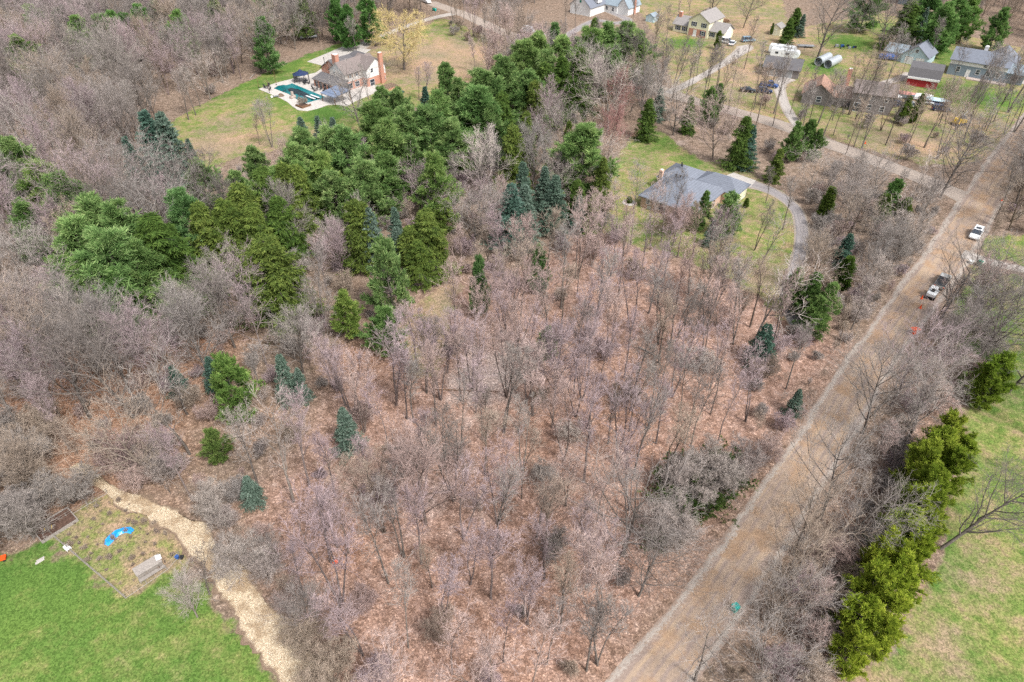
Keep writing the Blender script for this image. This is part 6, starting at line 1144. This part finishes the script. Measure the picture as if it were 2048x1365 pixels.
# thickets and saplings: countable ones as bushes of their own
fill([(130,900),(330,930),(470,1060),(560,1180),(660,1300),(700,1440),(660,1440),(560,1240),(400,1050),(230,960)], 2.6, 31, ['bush', 'sapling'], ['tan', 'pink', 'pale'], (3.5, 6.5), 'tan twiggy bush in the thicket above the wood-chip trail', 'twiggy bushes along the wood-chip trail', 1.6, lg=-1.2, name='twiggy_bush', cat='bush')
fill([(-80,880),(120,870),(190,960),(110,1050),(60,1100),(-80,1110)], 3.6, 32, ['bush', 'bush'], ['tan', 'grey'], (4, 7), 'tan-grey twiggy bush left of the garden plot', 'twiggy bushes left of the garden plot', 2.0, name='twiggy_bush', cat='bush')
fill([(1500,1400),(1560,1230),(1690,1020),(1800,860),(1880,740),(1850,900),(1770,1060),(1700,1220),(1620,1400)], 3.8, 33, ['bush', 'sapling'], ['pink', 'grey', 'tan'], (3, 5.5), 'low pinkish bush under the trees right of the dirt road', 'low bushes right of the dirt road', 1.8, name='twiggy_bush', cat='bush')

flush(60)
# ---------------------------------------------------------------- far woods and undergrowth: nobody could count them
WOODS = [(-420,-260),(-420,600),(-60,560),(60,520),(250,600),(560,560),(600,500),(500,470),(440,440),(370,410),(320,370),(300,310),(312,262),(385,215),(480,168),(615,106),(700,76),(800,50),(850,34),(850,-40),(900,-160),(300,-330)]
fill(WOODS, 3.9, 41, ['slim', 'oak', 'vase', 'oak', 'vase', 'fork'], ['grey', 'purple', 'tan', 'grey', 'grey', 'dark'], (13, 18), '', '', 3.0, False, tries=34000)
fill([(900,-120),(870,-20),(930,10),(1010,20),(1130,-5),(1130,-120)], 6, 42, ['slim', 'oak'], ['grey', 'purple', 'tan', 'grey', 'pink', 'pale'], (13, 16), '', '', 4, False)
fill([(1260,-200),(1260,-22),(1500,-30),(1640,-5),(1750,20),(1870,45),(1960,60),(2040,95),(2400,180),(2400,-200)], 6.2, 43, ['slim', 'oak', 'vase'], ['grey', 'purple', 'tan', 'grey', 'pink', 'pale'], (11, 15), '', '', 4, False, tries=9000)
fill([(890,50),(1000,95),(1100,110),(1240,150),(1330,195),(1290,250),(1220,260),(1100,240),(960,190),(1060,110)], 6, 44, ['slim', 'fork', 'vase'], ['grey', 'purple', 'tan', 'grey', 'pink', 'pale'], (11, 15), '', '', 3.5, False)
fill([(560,380),(660,370),(760,350),(1000,320),(1180,330),(1180,420),(900,440),(600,440)], 6, 45, ['slim', 'fork', 'vase'], ['grey', 'purple', 'tan', 'grey', 'pink', 'pale'], (9, 13), '', '', 3.5, False)
flush(0)
def gn_scatter(name, items, kinds, label=None):
    protos = [(k, i) for k in kinds for i in range(len(PR[k]))]
    V = []; K = []; RO = []; S = []
    TO = []
    for i, (x, y, k, H, tn_) in enumerate(items):
        jj = prng.uniform(.88, 1.1); TO += [c_ * jj for c_ in TINT[tn_]] + [1.0]
        j = prng.randrange(len(PR[k])); V.append((x, y, -.05)); K.append(protos.index((k, j))); RO.append(prng.uniform(0, 6.28)); S.append(H / PR[k][j].H)
    me = bpy.data.meshes.new(name); me.from_pydata(V, [], [])
    for nm_, ty, arr in (('kind_index', 'INT', K), ('turn', 'FLOAT', RO), ('size', 'FLOAT', S)):
        a_ = me.attributes.new(nm_, ty, 'POINT'); a_.data.foreach_set('value', arr)
    a_ = me.attributes.new('tone', 'FLOAT_COLOR', 'POINT'); a_.data.foreach_set('color', TO)
    o = link(name, me); g = bpy.data.node_groups.new(name, 'GeometryNodeTree')
    g.interface.new_socket('Geometry', in_out='INPUT', socket_type='NodeSocketGeometry'); g.interface.new_socket('Geometry', in_out='OUTPUT', socket_type='NodeSocketGeometry')
    gi = g.nodes.new('NodeGroupInput'); go = g.nodes.new('NodeGroupOutput'); jn = g.nodes.new('GeometryNodeJoinGeometry'); g.links.new(jn.outputs[0], go.inputs[0])
    def na(nm_, ty):
        x = g.nodes.new('GeometryNodeInputNamedAttribute'); x.data_type = ty; x.inputs[0].default_value = nm_; return x.outputs[0]
    kk = na('kind_index', 'INT'); tt = na('turn', 'FLOAT'); ss = na('size', 'FLOAT')
    cx = g.nodes.new('ShaderNodeCombineXYZ'); g.links.new(tt, cx.inputs[2]); sx = g.nodes.new('ShaderNodeCombineXYZ')
    for q in range(3): g.links.new(ss, sx.inputs[q])
    for idx_, (k, i) in enumerate(protos):
        if idx_ not in K: continue
        cp = g.nodes.new('FunctionNodeCompare'); cp.data_type = 'INT'; cp.operation = 'EQUAL'; ia = [s for s in cp.inputs if s.type == 'INT']
        g.links.new(kk, ia[0]); ia[1].default_value = idx_
        for ob in PR[k][i].objs:
            oi = g.nodes.new('GeometryNodeObjectInfo'); oi.inputs['Object'].default_value = ob; oi.inputs['As Instance'].default_value = True; oi.transform_space = 'ORIGINAL'
            ip = g.nodes.new('GeometryNodeInstanceOnPoints'); g.links.new(gi.outputs[0], ip.inputs['Points']); g.links.new(cp.outputs[0], ip.inputs['Selection'])
            g.links.new(oi.outputs['Geometry'], ip.inputs['Instance']); g.links.new(cx.outputs[0], ip.inputs['Rotation']); g.links.new(sx.outputs[0], ip.inputs['Scale']); g.links.new(ip.outputs[0], jn.inputs[0])
    mod = o.modifiers.new('scatter', 'NODES'); mod.node_group = g; o['kind'] = 'stuff'
    if label: o['label'] = label
    o.color = (.93, .88, .9, 1)
    return o
print('rest', len(REST))
gn_scatter('leafless_woods', REST, ['slim', 'oak', 'vase', 'fork', 'thin', 'snag', 'bush', 'sapling'], 'dense grey-brown leafless woods filling the upper left and the far parts of the scene')
# undergrowth
und = []
for poly, d_, sd_, lg in [(LOT, 8.0, 51, .2), ([(-200,560),(60,540),(250,640),(420,600),(560,560),(700,640),(640,800),(520,980),(440,1080),(330,1000),(200,900),(-200,900)], 4.0, 52, 0),
    ([(420,430),(760,350),(1000,330),(1200,380),(1240,490),(1060,520),(930,560),(820,660),(700,680),(560,600)], 4.0, 53, 0), ([(1610,380),(1860,425),(1890,450),(1800,620),(1690,760),(1500,960),(1500,700),(1610,650),(1625,500)], 3.0, 54, -1),
    ([(1480,1470),(1640,1120),(1860,740),(1960,560),(1990,700),(1900,850),(1790,1080),(1640,1400)], 3.6, 55, -.5), ([(1290,210),(1540,285),(1740,350),(1860,410),(1640,350),(1480,310),(1300,240)], 5.5, 56, .5), ([(900,50),(1010,95),(1120,125),(1100,160),(1040,120),(900,70)], 4.0, 57, -1), ([(1350,160),(1560,235),(1860,340),(1960,300),(1900,270),(1800,250),(1560,215)], 9, 58, .5), ([(2000,320),(2200,200),(2400,300),(2300,460),(1980,470)], 4, 59, -1), (WOODS, 5.5, 60, 0)]:
    for q in scatter(poly, d_, 7000, sd_, 1.0, lg): und.append((q[0], q[1], prng.choice(['bush', 'sapling', 'bush']), prng.uniform(1.4, 4.2), prng.choice(['grey', 'purple', 'tan', 'pink', 'pale'])))
print('under', len(und))
for q in scatter([(110,1075),(215,990),(270,1015),(365,1095),(330,1135),(252,1185)], .9, 900, 71, .5, -3): und.append((q[0], q[1], prng.choice(['bush', 'sapling']), prng.uniform(.25, .75), 'tan'))
# make sure each bush prototype stands somewhere
plant('sapling', at(870, 700), 6, 'pink', 'sapling', 'pinkish sapling beside the grassy trail', 'sapling'); plant('sapling', at(1480, 640), 6, 'tan', 'sapling', 'tan sapling left of the pale smooth-barked tree', 'sapling'); plant('sapling', at(560, 1130), 6, 'grey', 'sapling', 'grey sapling above the wood-chip trail bend', 'sapling')
gn_scatter('undergrowth', und, ['bush', 'sapling'], 'low tangled leafless undergrowth between the trees')

# ---------------------------------------------------------------- fallen wood and brush
def log(label, a_, b_, r_=.14, mat='wood', name='fallen_log'):
    A = at(*a_); B = at(*b_); t = thing(name, label, 'log', (*A, 0)); d = (B[0]-A[0], B[1]-A[1])
    MB().bar((0, 0, r_), (d[0]*.6, d[1]*.6, r_*1.6), r_, 7, r_*.7).bar((d[0]*.6, d[1]*.6, r_*1.6), (*d, r_), r_*.7, 6, r_*.25).build('trunk', M[mat], t); k = d[0]*.55, d[1]*.55
    MB().bar((*k, r_), (k[0]+d[1]*.2, k[1]-d[0]*.2+.2, .9), r_*.4, 5, .02).bar((*k, r_), (k[0]-d[1]*.25, k[1]+d[0]*.2, .6), r_*.35, 5, .02).build('branch', M[mat], t)
log('pale fallen log in the middle right of the lot', (1278, 696), (1322, 720)); log('dark fallen log across the pale leaf patch', (868, 780), (1000, 785), .1, 'brownwood'); log('pale broken limb on the roadside junipers', (1440, 975), (1462, 958), .09); log('pale stick lying under the tree right of the road', (1610, 1195), (1640, 1165), .07); log('fallen dark branch near the left edge', (22, 730), (42, 712), .12, 'brownwood'); log('pale fallen pole at the edge of the pool lawn woods', (500, 158), (512, 147), .15)
s = thing('tree_stump', 'orange freshly cut stump beside the curved trunk', 'stump', at(672, 1128)); MB().bar((0, 0, 0), (0, 0, .35), .4, 12, .36).build('bark', M['brownwood'], s); MB().bar((0, 0, .35), (0, 0, .37), .34, 12).build('cut_face', M['orange'], s)
for o_ in SC.objects:
    if o_.get('label') and not 4 <= len(o_['label'].split()) <= 16: print('LABEL', o_['label'])
for o_ in list(SC.objects):
    if o_.type == 'EMPTY': o_.empty_display_size = .2
